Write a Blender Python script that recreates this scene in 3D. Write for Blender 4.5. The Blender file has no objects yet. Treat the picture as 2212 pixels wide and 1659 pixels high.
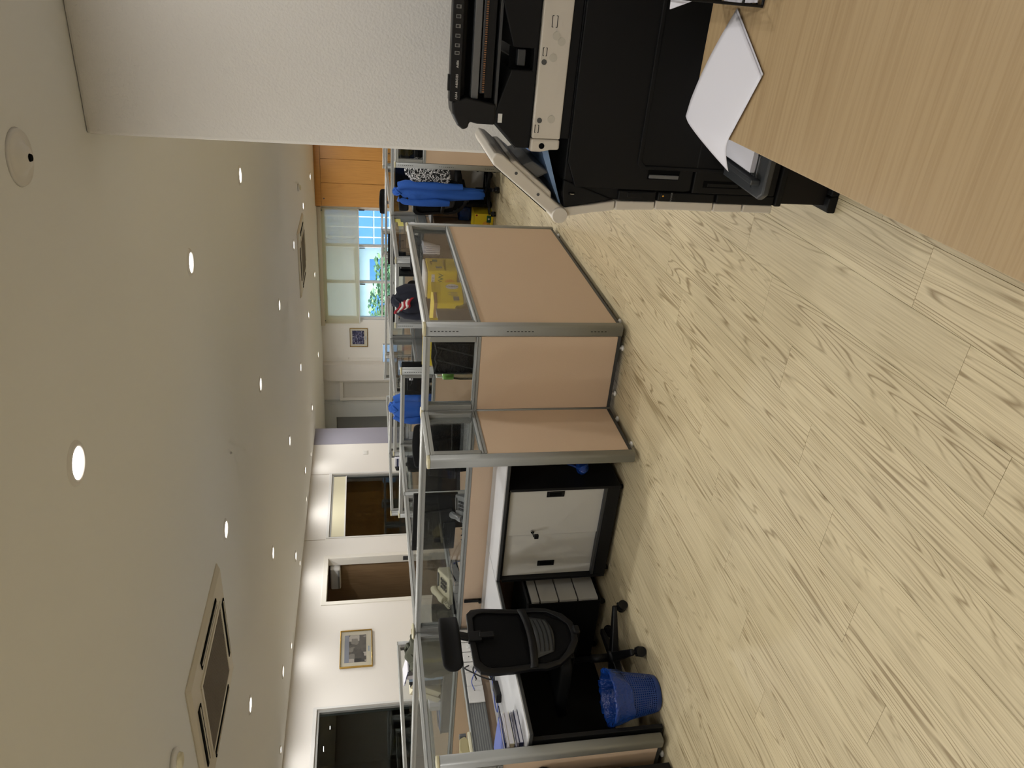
import bpy, bmesh, math, random
from mathutils import Vector, Matrix
random.seed(7)
PI = math.pi
S = bpy.context.scene
COL = S.collection

# ------------------------------------------------------------------ camera
F, YAW, PITCH, ROLL, HC = 1613.14, 0.50998, 0.19256, 0.011145, 1.6
cy, sy = math.cos(YAW), math.sin(YAW)
fw = Vector((-sy * math.cos(PITCH), cy * math.cos(PITCH), -math.sin(PITCH)))
rt = Vector((cy, sy, 0)); dn = fw.cross(rt)
rt2 = math.cos(ROLL) * rt + math.sin(ROLL) * dn
dn2 = -math.sin(ROLL) * rt + math.cos(ROLL) * dn
cam = bpy.data.cameras.new('camera'); camo = bpy.data.objects.new('camera', cam); COL.objects.link(camo)
m = Matrix((dn2, rt2, -fw)).transposed().to_4x4(); m.translation = (0, 0, HC)      # phone held on its side
camo.matrix_world = m
cam.sensor_fit = 'HORIZONTAL'; cam.sensor_width = 36; cam.lens = F / 2212 * 36
cam.clip_start = 0.02; cam.clip_end = 400
S.camera = camo

# ------------------------------------------------------------------ world, exposure
w = bpy.data.worlds.new('world'); S.world = w; w.use_nodes = True
nt = w.node_tree; bg = nt.nodes['Background']
sky = nt.nodes.new('ShaderNodeTexSky'); sky.sky_type = 'NISHITA'; sky.sun_disc = False
sky.dust_density = 5; sky.ozone_density = .6; sky.sun_elevation = math.radians(52); sky.sun_rotation = math.radians(150)
nt.links.new(sky.outputs[0], bg.inputs[0]); bg.inputs[1].default_value = .75
S.view_settings.view_transform = 'Standard'; S.view_settings.look = 'None'
S.view_settings.gamma = 1; S.view_settings.use_curve_mapping = False
S.view_settings.exposure = -0.22
LAMP_W = 15.0
LAMP_COL = (1.0, 0.985, 0.955)
try:
    S.cycles.use_denoising = True; S.cycles.max_bounces = 5; S.cycles.diffuse_bounces = 4; S.cycles.glossy_bounces = 3; S.cycles.transmission_bounces = 4; S.cycles.use_adaptive_sampling = True; S.cycles.adaptive_threshold = .09; S.cycles.adaptive_min_samples = 12
    S.cycles.transparent_max_bounces = 24; S.cycles.sample_clamp_indirect = 6
    S.cycles.caustics_reflective = False; S.cycles.caustics_refractive = False
except Exception: pass

# ------------------------------------------------------------------ materials
def lin(c):
    return c / 12.92 if c <= .04045 else ((c + .055) / 1.055) ** 2.4
def rgb(r, g, b): return (lin(r / 255), lin(g / 255), lin(b / 255), 1)
MATS = {}
def mat(name, col, rough=.5, metal=0, spec=.5, bump=None, emit=None, trans=0, sheen=0, vary=None, coat=0):
    """principled; vary=(scale, amount) gives fine noise mottling; bump=(scale, strength)"""
    m = bpy.data.materials.new(name); m.use_nodes = True; MATS[name] = m
    n = m.node_tree.nodes; l = m.node_tree.links; p = n['Principled BSDF']
    p.inputs['Base Color'].default_value = rgb(*col); p.inputs['Roughness'].default_value = rough
    p.inputs['Metallic'].default_value = metal; p.inputs['Specular IOR Level'].default_value = spec
    p.inputs['Coat Weight'].default_value = coat
    if sheen: p.inputs['Sheen Weight'].default_value = sheen
    if emit: p.inputs['Emission Color'].default_value = rgb(*emit[0]); p.inputs['Emission Strength'].default_value = emit[1]
    tc = n.new('ShaderNodeTexCoord')
    if vary:
        t = n.new('ShaderNodeTexNoise'); t.inputs['Scale'].default_value = vary[0]; t.inputs['Detail'].default_value = 4
        l.new(tc.outputs['Object'], t.inputs['Vector'])
        mx = n.new('ShaderNodeMix'); mx.data_type = 'RGBA'
        a = vary[1]
        mx.inputs[6].default_value = tuple(v * (1 - a) for v in rgb(*col)[:3]) + (1,)
        mx.inputs[7].default_value = tuple(min(1, v * (1 + a)) for v in rgb(*col)[:3]) + (1,)
        l.new(t.outputs['Fac'], mx.inputs[0]); l.new(mx.outputs[2], p.inputs['Base Color'])
    if bump:
        t = n.new('ShaderNodeTexNoise'); t.inputs['Scale'].default_value = bump[0]; t.inputs['Detail'].default_value = 3
        l.new(tc.outputs['Object'], t.inputs['Vector'])
        b = n.new('ShaderNodeBump'); b.inputs['Strength'].default_value = bump[1]; b.inputs['Distance'].default_value = .01
        l.new(t.outputs['Fac'], b.inputs['Height']); l.new(b.outputs[0], p.inputs['Normal'])
    return m

def glass(name, tint, refl=.5, rough=0.0):
    m = bpy.data.materials.new(name); m.use_nodes = True; MATS[name] = m
    n = m.node_tree.nodes; l = m.node_tree.links; n.clear()
    o = n.new('ShaderNodeOutputMaterial'); mx = n.new('ShaderNodeMixShader')
    t = n.new('ShaderNodeBsdfTransparent'); t.inputs[0].default_value = tint + (1,)
    g = n.new('ShaderNodeBsdfGlossy'); g.inputs['Roughness'].default_value = rough
    fr = n.new('ShaderNodeFresnel'); fr.inputs[0].default_value = 1.5
    mu = n.new('ShaderNodeMath'); mu.operation = 'MULTIPLY'; mu.inputs[1].default_value = refl
    l.new(fr.outputs[0], mu.inputs[0]); l.new(mu.outputs[0], mx.inputs[0])
    l.new(t.outputs[0], mx.inputs[1]); l.new(g.outputs[0], mx.inputs[2]); l.new(mx.outputs[0], o.inputs[0])
    return m

def wood(name, light, dark, sx, sy_, rings, fine=.25, use_uv=False, rough=.45, line=.5, axis='y', randobj=False, bumpy=.0):
    """contour lines of a stretched noise field: cathedral grain running along one axis"""
    m = bpy.data.materials.new(name); m.use_nodes = True; MATS[name] = m
    n = m.node_tree.nodes; l = m.node_tree.links; p = n['Principled BSDF']
    p.inputs['Roughness'].default_value = rough; p.inputs['Specular IOR Level'].default_value = .35
    tc = n.new('ShaderNodeTexCoord'); src = tc.outputs['UV' if use_uv else 'Object']
    if randobj:
        oi = n.new('ShaderNodeObjectInfo'); cb = n.new('ShaderNodeCombineXYZ')
        for k, f in ((0, 37.0), (1, 91.0), (2, 53.0)):
            mu = n.new('ShaderNodeMath'); mu.operation = 'MULTIPLY'; mu.inputs[1].default_value = f
            l.new(oi.outputs['Random'], mu.inputs[0]); l.new(mu.outputs[0], cb.inputs[k])
        ad = n.new('ShaderNodeVectorMath'); ad.operation = 'ADD'
        l.new(src, ad.inputs[0]); l.new(cb.outputs[0], ad.inputs[1]); src = ad.outputs[0]
    def scaled(a, b, c=1):
        mp = n.new('ShaderNodeVectorMath'); mp.operation = 'MULTIPLY'
        mp.inputs[1].default_value = (a, b, c) if axis == 'y' else ((b, a, c) if axis == 'x' else (a, c, b))
        l.new(src, mp.inputs[0]); return mp.outputs[0]
    def noise(v, sc, det, r=.5):
        t = n.new('ShaderNodeTexNoise'); t.inputs['Scale'].default_value = sc; t.inputs['Detail'].default_value = det
        t.inputs['Roughness'].default_value = r; l.new(v, t.inputs['Vector']); return t.outputs['Fac']
    def mth(op, a, b):
        q = n.new('ShaderNodeMath'); q.operation = op
        for i, v in enumerate((a, b)):
            if isinstance(v, (int, float)): q.inputs[i].default_value = v
            else: l.new(v, q.inputs[i])
        return q.outputs[0]
    base = noise(scaled(sx, sy_), 1, 1.6, .45)
    rg = mth('FRACT', mth('MULTIPLY', base, rings), 0)
    tri = mth('ABSOLUTE', mth('SUBTRACT', rg, .5), 0)                  # 0 in the line, .5 between
    lines = n.new('ShaderNodeMapRange'); lines.inputs[1].default_value = 0; lines.inputs[2].default_value = .19
    lines.inputs[3].default_value = 1; lines.inputs[4].default_value = 0; l.new(tri, lines.inputs[0])
    strength = noise(scaled(sx * .8, sy_ * 1.6, 1), 1.3, 2)            # lines fade in and out
    sm = n.new('ShaderNodeMapRange'); sm.inputs[1].default_value = .30; sm.inputs[2].default_value = .60; l.new(strength, sm.inputs[0])
    lf = mth('MULTIPLY', mth('MULTIPLY', lines.outputs[0], sm.outputs[0]), line)
    fg = noise(scaled(150, 3.0), 1, 3, .6)
    fgm = n.new('ShaderNodeMapRange'); fgm.inputs[1].default_value = .42; fgm.inputs[2].default_value = .68; l.new(fg, fgm.inputs[0])
    tot = mth('ADD', lf, mth('MULTIPLY', fgm.outputs[0], fine)); tot = mth('MINIMUM', tot, 1)
    mx = n.new('ShaderNodeMix'); mx.data_type = 'RGBA'
    mx.inputs[6].default_value = rgb(*light); mx.inputs[7].default_value = rgb(*dark)
    l.new(tot, mx.inputs[0])
    big = noise(scaled(sx * .35, sy_ * .7), 1, 1)
    hs = n.new('ShaderNodeHueSaturation'); l.new(mx.outputs[2], hs.inputs['Color'])
    vr = n.new('ShaderNodeMapRange'); vr.inputs[3].default_value = .88; vr.inputs[4].default_value = 1.12
    l.new(big, vr.inputs[0]); l.new(vr.outputs[0], hs.inputs['Value'])
    l.new(hs.outputs[0], p.inputs['Base Color'])
    if bumpy:
        b = n.new('ShaderNodeBump'); b.inputs['Strength'].default_value = bumpy; b.inputs['Distance'].default_value = .001; b.invert = True
        l.new(tot, b.inputs['Height']); l.new(b.outputs[0], p.inputs['Normal'])
    return m

def print_mat(name, cols, sc=30, stretch=(1, 1, 1), rough=.5, voronoi=False):
    """flat print / patterned cloth: a ramp over noise"""
    m = bpy.data.materials.new(name); m.use_nodes = True; MATS[name] = m
    n = m.node_tree.nodes; l = m.node_tree.links; p = n['Principled BSDF']; p.inputs['Roughness'].default_value = rough
    tc = n.new('ShaderNodeTexCoord'); mp = n.new('ShaderNodeVectorMath'); mp.operation = 'MULTIPLY'; mp.inputs[1].default_value = stretch
    l.new(tc.outputs['Object'], mp.inputs[0])
    if voronoi:
        t = n.new('ShaderNodeTexVoronoi'); t.distance = 'CHEBYCHEV'; fac = t.outputs['Color']
    else:
        t = n.new('ShaderNodeTexNoise'); t.inputs['Detail'].default_value = 4; fac = t.outputs['Fac']
    t.inputs['Scale'].default_value = sc; l.new(mp.outputs[0], t.inputs['Vector'])
    r = n.new('ShaderNodeValToRGB'); r.color_ramp.interpolation = 'CONSTANT'
    e = r.color_ramp.elements
    while len(e) < len(cols): e.new(.5)
    for i, (pos, c) in enumerate(cols): e[i].position = pos; e[i].color = rgb(*c)
    l.new(fac, r.inputs[0]); l.new(r.outputs[0], p.inputs['Base Color'])
    return m

mat('wall_white', (226, 222, 217), .7, bump=(60, .06))
mat('wall_rough', (216, 213, 208), .8, bump=(110, .22))
mat('ceiling_white', (228, 229, 228), .85)
mat('lavender', (150, 148, 162), .7)
mat('corridor_grey', (198, 201, 200), .7)
mat('wall_back_lit_white', (236, 234, 230), .7)  # whiter than the other walls, stands in for missing light at the far end
mat('door_shaded_white', (206, 203, 196), .4)  # darker than its frame, shade put into the door leaf's colour
mat('white_gloss', (226, 222, 214), .35)
mat('frame_white', (215, 214, 212), .4)
mat('room_brown', (128, 108, 88), .6)
mat('room_grey', (170, 172, 168), .6)
mat('dark', (10, 10, 11), .5)
mat('joint', (128, 112, 84), .9)
mat('metal_grey', (140, 141, 139), .5, metal=.25, spec=.4)
mat('metal_light', (162, 163, 160), .42, metal=.35)
mat('metal_dark', (84, 85, 86), .45, metal=.5)
mat('duct_grey', (118, 121, 122), .5, metal=.2)
mat('slot_black', (8, 8, 8), .9, spec=.1)
mat('cap_cream', (196, 190, 160), .4)
mat('fabric', (196, 173, 150), .95, spec=.1, bump=(900, .25), vary=(500, .06))
mat('laminate_grey', (196, 197, 200), .35)
mat('door_grey', (176, 174, 168), .5)
mat('edge_dark', (50, 51, 52), .45)
mat('black_satin', (17, 17, 18), .5, spec=.25)
mat('black_matte', (14, 14, 15), .8, spec=.2)
mat('black_mesh', (9, 9, 11), .85, spec=.15, bump=(700, .4))
mat('plastic_black', (13, 13, 15), .42, spec=.3)
mat('plastic_grey', (96, 97, 98), .4)
mat('plastic_dkgrey', (52, 54, 56), .45)
mat('copier_black', (11, 11, 12), .6, spec=.25, bump=(900, .05))
mat('copier_brown', (20, 17, 16), .6, spec=.25)
mat('copier_beige', (204, 197, 185), .45, bump=(700, .05))
mat('copier_disc', (188, 183, 170), .5)
mat('chrome', (190, 188, 184), .2, metal=1)
mat('brass', (196, 160, 84), .25, metal=.9)
mat('paper', (214, 213, 221), .8)
mat('paper_edge', (200, 200, 200), .8)
mat('cream', (214, 208, 180), .45)
mat('cream_dark', (170, 160, 120), .5)
mat('white_plastic', (220, 218, 214), .35)
mat('blue_plastic', (20, 54, 122), .45)
mat('blue_bag', (16, 52, 122), .25, bump=(55, .9))
mat('blue_cloth', (28, 82, 168), .8, bump=(18, .5))
mat('navy_cloth', (20, 24, 40), .85, bump=(14, .4))
mat('olive_cloth', (72, 74, 60), .85, bump=(14, .4))
mat('red_cloth', (150, 24, 40), .8)
mat('white_cloth', (222, 218, 216), .8)
mat('yellow_box', (232, 204, 34), .6)
mat('yellow_side', (222, 194, 50), .6)
mat('yellow_orange', (226, 164, 50), .6)
mat('green_print', (28, 96, 66), .6)
mat('ink_black', (18, 18, 18), .6)
mat('ink_grey', (120, 120, 118), .6)
mat('ink_white', (215, 215, 212), .6)
mat('tape_brown', (176, 140, 96), .5)
mat('post_it', (226, 216, 120), .7)
mat('green_plastic', (96, 150, 50), .35)
mat('blue_folder', (76, 96, 178), .4)
mat('navy_folder', (34, 42, 78), .45)
mat('light_blue', (150, 176, 206), .4)
mat('red_plastic', (170, 60, 64), .5)
mat('orange_wood', (176, 122, 66), .5)
mat('vent_cream', (206, 198, 180), .45)
mat('vent_grille', (128, 118, 104), .6)
mat('screen_black', (8, 9, 12), .12)
mat('screen_blue', (150, 180, 215), .3, emit=((150, 185, 225), .5))
mat('led', (255, 255, 255), .5, emit=((255, 247, 236), 14.0))
mat('leaf_hazy', (98, 132, 96), .8)  # both leaf colours are lightened to put outdoor haze into them
mat('leaf_light_hazy', (146, 176, 124), .8)
mat('bark', (80, 64, 50), .9)
mat('concrete', (196, 208, 216), .8)
mat('facade_white', (225, 230, 235), .5)
mat('facade_glass', (92, 140, 196), .12)
mat('ground_green', (110, 130, 90), .9)
mat('copper', (150, 110, 80), .4, metal=.8)
mat('steel_blue', (120, 150, 190), .15)
wood('oak_floor', (201, 187, 153), (143, 126, 94), 9.0, .46, 26, fine=.38, use_uv=True, rough=.42, line=.95, randobj=True, bumpy=.15)
wood('desk_wood', (166, 143, 108), (138, 112, 78), 5, .28, 9, fine=.42, rough=.38, line=.22, axis='x')
wood('closet_wood', (190, 138, 70), (150, 100, 44), 5, .4, 8, fine=.4, rough=.4, line=.25, axis='z')
wood('room_wood', (150, 124, 94), (110, 88, 64), 4, .3, 8, fine=.4, rough=.5, line=.3, axis='z')
print_mat('pattern_bw', [(0, (16, 17, 20)), (.5, (214, 214, 216)), (.58, (16, 17, 20)), (.68, (70, 92, 90))], 42, rough=.9)
print_mat('marble_black', [(0, (26, 26, 26)), (.58, (120, 120, 118)), (.64, (30, 30, 30))], 60, rough=.7)
print_mat('photo_city', [(0, (40, 42, 46)), (.3, (140, 136, 130)), (.5, (84, 82, 80)), (.7, (196, 190, 184)), (.85, (66, 68, 72))], 14, (1, 2.4, .9), voronoi=True)
print_mat('photo_navy', [(0, (40, 42, 80)), (.4, (120, 124, 160)), (.6, (52, 54, 92)), (.8, (190, 192, 205))], 26, (1.5, 1, 3), voronoi=True)
mat('photo_sky', (150, 158, 176), .5)
mat('mat_board', (226, 220, 200), .7)
glass('glass_clear', (.93, .945, .94), .5)
glass('glass_window', (.80, .86, .84), .95)
glass('glass_outside', (.82, .92, .98), .5)
glass('glass_thin', (.985, .985, .985), .35)
glass('plastic_clear', (.74, .77, .72), .8, .1)

def blind_mat():
    m = bpy.data.materials.new('blind_fabric'); m.use_nodes = True; MATS['blind_fabric'] = m
    n = m.node_tree.nodes; l = m.node_tree.links; n.clear()
    o = n.new('ShaderNodeOutputMaterial'); a = n.new('ShaderNodeMixShader'); b = n.new('ShaderNodeMixShader')
    d = n.new('ShaderNodeBsdfDiffuse'); d.inputs[0].default_value = rgb(240, 232, 208)
    tl = n.new('ShaderNodeBsdfTranslucent'); tl.inputs[0].default_value = rgb(240, 230, 204)
    tp = n.new('ShaderNodeBsdfTransparent'); tp.inputs[0].default_value = rgb(230, 230, 226)
    a.inputs[0].default_value = .40; b.inputs[0].default_value = .38
    l.new(d.outputs[0], a.inputs[1]); l.new(tl.outputs[0], a.inputs[2])
    l.new(a.outputs[0], b.inputs[1]); l.new(tp.outputs[0], b.inputs[2]); l.new(b.outputs[0], o.inputs[0])
blind_mat()

# ------------------------------------------------------------------ mesh helpers
def link(name, me, parent=None, loc=(0, 0, 0), rz=0, rot=None):
    o = bpy.data.objects.new(name, me); COL.objects.link(o)
    if parent: o.parent = parent
    o.location = loc; o.rotation_euler = rot if rot else (0, 0, rz)
    return o
def tag(o, label=None, cat=None, group=None, kind=None):
    if label: o['label'] = label
    if cat: o['category'] = cat
    if group: o['group'] = group
    if kind: o['kind'] = kind
    return o
def thing(name, label, cat, loc=(0, 0, 0), rz=0, group=None, rot=None):
    return tag(link(name, None, None, loc, rz, rot), label, cat, group)
class MB:
    def __init__(s): s.v = []; s.f = []; s.smooth = set()
    def add(s, vs, fs, smooth=False):
        b = len(s.v); s.v += [tuple(q) for q in vs]
        for f in fs:
            if smooth: s.smooth.add(len(s.f))
            s.f.append(tuple(b + i for i in f))
        return s
    def box(s, x0, x1, y0, y1, z0, z1):
        if x0 > x1: x0, x1 = x1, x0
        if y0 > y1: y0, y1 = y1, y0
        if z0 > z1: z0, z1 = z1, z0
        vs = [(x, y, z) for z in (z0, z1) for y in (y0, y1) for x in (x0, x1)]
        return s.add(vs, [(0, 2, 3, 1), (4, 5, 7, 6), (0, 1, 5, 4), (2, 6, 7, 3), (0, 4, 6, 2), (1, 3, 7, 5)])
    def obox(s, c, size, M):
        hx, hy, hz = (q / 2 for q in size)
        vs = [Vector(c) + M @ Vector((x, y, z)) for z in (-hz, hz) for y in (-hy, hy) for x in (-hx, hx)]
        return s.add(vs, [(0, 2, 3, 1), (4, 5, 7, 6), (0, 1, 5, 4), (2, 6, 7, 3), (0, 4, 6, 2), (1, 3, 7, 5)])
    def prism(s, pts, axis, a, b, smooth=False):
        """polygon pts (2D) extruded along axis from a to b; 2D axes are the remaining ones in xyz order"""
        def P(p, t):
            return {'x': (t, p[0], p[1]), 'y': (p[0], t, p[1]), 'z': (p[0], p[1], t)}[axis]
        n = len(pts)
        vs = [P(p, a) for p in pts] + [P(p, b) for p in pts]
        fs = [tuple(range(n)), tuple(range(2 * n - 1, n - 1, -1))]
        s.add(vs, fs); bse = len(s.v) - 2 * n
        for i in range(n):
            j = (i + 1) % n
            if smooth: s.smooth.add(len(s.f))
            s.f.append((bse + i, bse + n + i, bse + n + j, bse + j))
        return s
    def tube(s, pts, r, seg=8, cap=True):
        pts = [Vector(p) for p in pts]; rings = []
        rr = r if isinstance(r, (list, tuple)) else [r] * len(pts)
        up = None
        for i, p in enumerate(pts):
            d = (pts[min(i + 1, len(pts) - 1)] - pts[max(i - 1, 0)]).normalized()
            if up is None:
                up = Vector((0, 0, 1)) if abs(d.z) < .9 else Vector((1, 0, 0))
            a = d.cross(up).normalized(); up = a.cross(d).normalized()
            rings.append([p + (a * math.cos(2 * PI * k / seg) + up * math.sin(2 * PI * k / seg)) * rr[i] for k in range(seg)])
        vs = [q for R in rings for q in R]; fs = []
        for i in range(len(pts) - 1):
            for k in range(seg):
                fs.append((i * seg + k, i * seg + (k + 1) % seg, (i + 1) * seg + (k + 1) % seg, (i + 1) * seg + k))
        b = len(s.f); s.add(vs, fs, True)
        if cap: s.add(rings[0], [tuple(range(seg))[::-1]]); s.add(rings[-1], [tuple(range(seg))])
        return s
    def lathe(s, prof, seg=24, c=(0, 0, 0), axis='z', close=True):
        """prof: (r, h) pairs"""
        vs = []
        for r, h in prof:
            for k in range(seg):
                a = 2 * PI * k / seg; x, y = r * math.cos(a), r * math.sin(a)
                q = {'z': (x, y, h), 'y': (x, h, y), 'x': (h, x, y)}[axis]
                vs.append((c[0] + q[0], c[1] + q[1], c[2] + q[2]))
        fs = []
        for i in range(len(prof) - 1):
            for k in range(seg):
                fs.append((i * seg + k, i * seg + (k + 1) % seg, (i + 1) * seg + (k + 1) % seg, (i + 1) * seg + k))
        s.add(vs, fs, True)
        if close:
            n = len(prof); b = len(s.v) - n * seg
            s.f.append(tuple(b + k for k in range(seg))[::-1]); s.f.append(tuple(b + (n - 1) * seg + k for k in range(seg)))
        return s
    def grid(s, fn, nu, nv, thick=0):
        vs = [fn(i / nu, j / nv) for j in range(nv + 1) for i in range(nu + 1)]
        fs = [(j * (nu + 1) + i, j * (nu + 1) + i + 1, (j + 1) * (nu + 1) + i + 1, (j + 1) * (nu + 1) + i) for j in range(nv) for i in range(nu)]
        return s.add(vs, fs, True)
    def mesh(s, name):
        me = bpy.data.meshes.new(name); me.from_pydata(s.v, [], s.f)
        for i, p in enumerate(me.polygons): p.use_smooth = i in s.smooth
        bm = bmesh.new(); bm.from_mesh(me); bmesh.ops.recalc_face_normals(bm, faces=bm.faces); bm.to_mesh(me); bm.free()
        return me
    def build(s, name, material, parent=None, bevel=0, seg=2, loc=(0, 0, 0), rz=0, rot=None, solid=0, subsurf=0):
        me = s.mesh(name); me.materials.append(MATS[material])
        o = link(name, me, parent, loc, rz, rot)
        if solid:
            q = o.modifiers.new('thick', 'SOLIDIFY'); q.thickness = solid; q.offset = 0
        if subsurf:
            q = o.modifiers.new('sub', 'SUBSURF'); q.levels = q.render_levels = subsurf
        if bevel:
            q = o.modifiers.new('bevel', 'BEVEL'); q.width = bevel; q.segments = seg; q.limit_method = 'ANGLE'; q.angle_limit = math.radians(40)
            q.harden_normals = False
        return o
def B(x0, x1, y0, y1, z0, z1): return MB().box(x0, x1, y0, y1, z0, z1)
def box(name, material, parent, x0, x1, y0, y1, z0, z1, bevel=0, **k): return B(x0, x1, y0, y1, z0, z1).build(name, material, parent, bevel, **k)
def struct(o): o['kind'] = 'structure'; return o
def text(name, s, size, material, parent, loc, rot, align='CENTER', ext=.0004, sx=1):
    cu = bpy.data.curves.new(name, 'FONT'); cu.body = s; cu.size = size; cu.extrude = ext; cu.align_x = align; cu.align_y = 'CENTER'
    t = bpy.data.objects.new(name, cu); COL.objects.link(t)
    dg = bpy.context.evaluated_depsgraph_get()
    me = bpy.data.meshes.new_from_object(t.evaluated_get(dg)); bpy.data.objects.remove(t); bpy.data.curves.remove(cu)
    me.materials.clear(); me.materials.append(MATS[material])
    o = link(name, me, parent, loc, rot=rot); o.scale = (sx, 1, 1)
    return o
def copy_tree(o, parent=None):
    c = o.copy(); COL.objects.link(c)
    if parent: c.parent = parent
    for ch in list(o.children): copy_tree(ch, c)
    return c
ORD = ['nearest', 'second', 'third', 'fourth', 'fifth', 'sixth', 'seventh', 'eighth', 'ninth']

# ================================================================== ROOM
CZ = 2.6
XL, YB = -8.17, 16.2
# ---- floor and planks
PW, PL = .1915, 1.28
floor = struct(box('floor', 'joint', None, -12, 3.6, -2.6, 16.4, -.10, -.0045))
def plank_mesh(L, name):
    c = .0005; g = .0002; h = 0; x, y = PW / 2 - g, L / 2 - g; z0 = -.004
    mb = MB(); vs = [(sx * x, sy_ * y, z0) for sy_ in (-1, 1) for sx in (-1, 1)] + [(sx * (x - c), sy_ * (y - c), h) for sy_ in (-1, 1) for sx in (-1, 1)]
    mb.add(vs, [(4, 5, 7, 6), (0, 1, 5, 4), (1, 3, 7, 5), (3, 2, 6, 7), (2, 0, 4, 6)])
    me = mb.mesh(name); me.materials.append(MATS['oak_floor'])
    uv = me.uv_layers.new(name='UVMap')
    for lp in me.loops: co = me.vertices[lp.vertex_index].co; uv.data[lp.index].uv = (co.x, co.y)
    return me
def visible(x, y):
    v = Vector((x, y, 0)) - Vector((0, 0, HC)); z = v.dot(fw)
    if z < .3: return None
    u, q = 829.5 + F * v.dot(rt2) / z, 1106 + F * v.dot(dn2) / z
    return z if -220 < u < 1880 and q < 2550 else None
cells = []
k0 = int((-.769 + 8.3) / PW) + 2
for k in range(-18, 65):
    xc = -.769 - PW * (k + .5)
    if xc < -12 or xc > 2.2: continue
    y0 = (1.562 - .253 * k) % PL - PL * 3
    y = y0
    while y < 16.2:
        cells.append((xc, y + PL / 2)); y += PL
pm = plank_mesh(PL, 'plank')
vis = sorted([(visible(x, y) or visible(x, y - .5) or visible(x, y + .5) or 1e9, x, y) for x, y in cells])
near = [c for c in vis if c[0] < 1e8][:300]; nearset = {(x, y) for _, x, y in near}
for _, x, y in near: link('plank', pm, floor, (x, y, 0))
mb = MB(); offs = []
for x, y in cells:
    if (x, y) in nearset or y - PL / 2 > 16.1 or y + PL / 2 < -2.5: continue
    a, b = PW / 2 - .0004, PL / 2 - .0004
    mb.add([(x - a, y - b, 0), (x + a, y - b, 0), (x + a, y + b, 0), (x - a, y + b, 0)], [(0, 1, 2, 3)])
    offs += [(random.random() * 40, random.random() * 90)] * 4
me = mb.mesh('distant_planks'); me.materials.append(MATS['oak_floor']); uv = me.uv_layers.new(name='UVMap')
for lp in me.loops:
    co = me.vertices[lp.vertex_index].co; o_ = offs[lp.vertex_index]; uv.data[lp.index].uv = (co.x + o_[0], co.y + o_[1])
tag(link('distant_planks', me, floor), kind='stuff')

# ---- ceiling
struct(box('ceiling', 'ceiling_white', None, -12, 3.6, -2.6, 16.4, CZ, CZ + .12))
# ---- left wall with openings: glazed window, doorway, glazed window
def wall_x(name, x0, x1, ya, yb, holes, material='wall_white'):
    mb = MB(); y = ya
    for (h0, h1, z0, z1) in holes:
        mb.box(x0, x1, y, h0, 0, CZ)
        if z0 > 0: mb.box(x0, x1, h0, h1, 0, z0)
        mb.box(x0, x1, h0, h1, z1, CZ); y = h1
    mb.box(x0, x1, y, yb, 0, CZ)
    return struct(mb.build(name, material))
WA, DO, WB = (3.3, 6.385, .85, 2.245), (8.187, 9.11, 0, 2.216), (9.61, 11.34, .85, 2.222)
wl = wall_x('wall_left', XL - .13, XL, -2.5, 12.31, [WA, DO, WB])
for y0, y1 in ((9.555, 11.335),):
    box('panel_seam', 'joint', wl, XL - .001, XL + .0015, y0, y0 + .006, 2.275, CZ); box('panel_seam', 'joint', wl, XL - .001, XL + .0015, y1, y1 + .006, 2.275, CZ)
struct(box('wall_column', 'lavender', None, XL - .13, XL + .004, 12.31, 12.88, 0, CZ))
struct(B(XL - 3.4, XL - .13, 12.2, 12.31, 0, CZ).build('wall_meeting_room', 'room_brown'))
struct(B(-11.6, -11.5, 2.6, 12.2, 0, CZ).build('wall_meeting_room_far', 'room_wood'))
struct(B(-11.5, XL - .13, 9.20, 9.36, 0, CZ).build('wall_meeting_room_divider', 'room_wood'))
struct(B(-11.5, XL - .13, 7.9, 8.0, 0, CZ).build('wall_meeting_room_side', 'room_brown'))
struct(B(-11.5, XL - .13, 2.6, 2.7, 0, CZ).build('wall_meeting_room_near', 'room_grey'))
def glazing(name, w_, blind):
    y0, y1, z0, z1 = w_; t = .03
    r = struct(MB().box(XL - .10, XL - .02, y0, y0 + t, z0, z1).box(XL - .10, XL - .02, y1 - t, y1, z0, z1).box(XL - .10, XL - .02, y0 + t, y1 - t, z0, z0 + t)
               .box(XL - .10, XL - .02, y0 + t, y1 - t, z1 - t, z1).build(name, 'metal_light'))
    box('pane', 'glass_window', r, XL - .062, XL - .056, y0 + t, y1 - t, z0 + t, z1 - t)
    return r
wa = glazing('window_1', WA, False); wb = glazing('window_2', WB, True)
tr = MB()
for y0, y1, z0, z1 in (WA, WB):
    tr.box(XL, XL + .008, y0 - .03, y0, z0, z1 + .045).box(XL, XL + .008, y1, y1 + .03, z0, z1 + .045).box(XL, XL + .008, y0, y1, z1, z1 + .045)
struct(tr.build('trim_1', 'frame_white', bevel=.003))
rb = thing('roller_blind', 'short cream roller blind rolled up at the top of the meeting room window', 'blind', (XL - .025, 10.47, 1.965))
box('fabric_drop', 'cream', rb, -.01, .0, -.82, .82, .02, .23); box('bottom_bar', 'frame_white', rb, -.016, .006, -.83, .83, 0, .02, .003)
d1 = struct(MB().box(XL - .14, XL + .012, DO[0] - .06, DO[0] + .008, 0, 2.28).box(XL - .14, XL + .012, DO[1] - .008, DO[1] + .065, 0, 2.28).box(XL - .14, XL + .012, DO[0], DO[1], 2.206, 2.28).build('door_1', 'white_gloss', bevel=.006))
box('strike_plate', 'metal_dark', d1, XL - .10, XL - .02, DO[1] - .014, DO[1] - .006, .98, 1.06)
dl = box('door_leaf', 'room_wood', d1, -11.0, -10.1, 7.98 + .03, 7.98 + .07, .01, 2.2)
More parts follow.
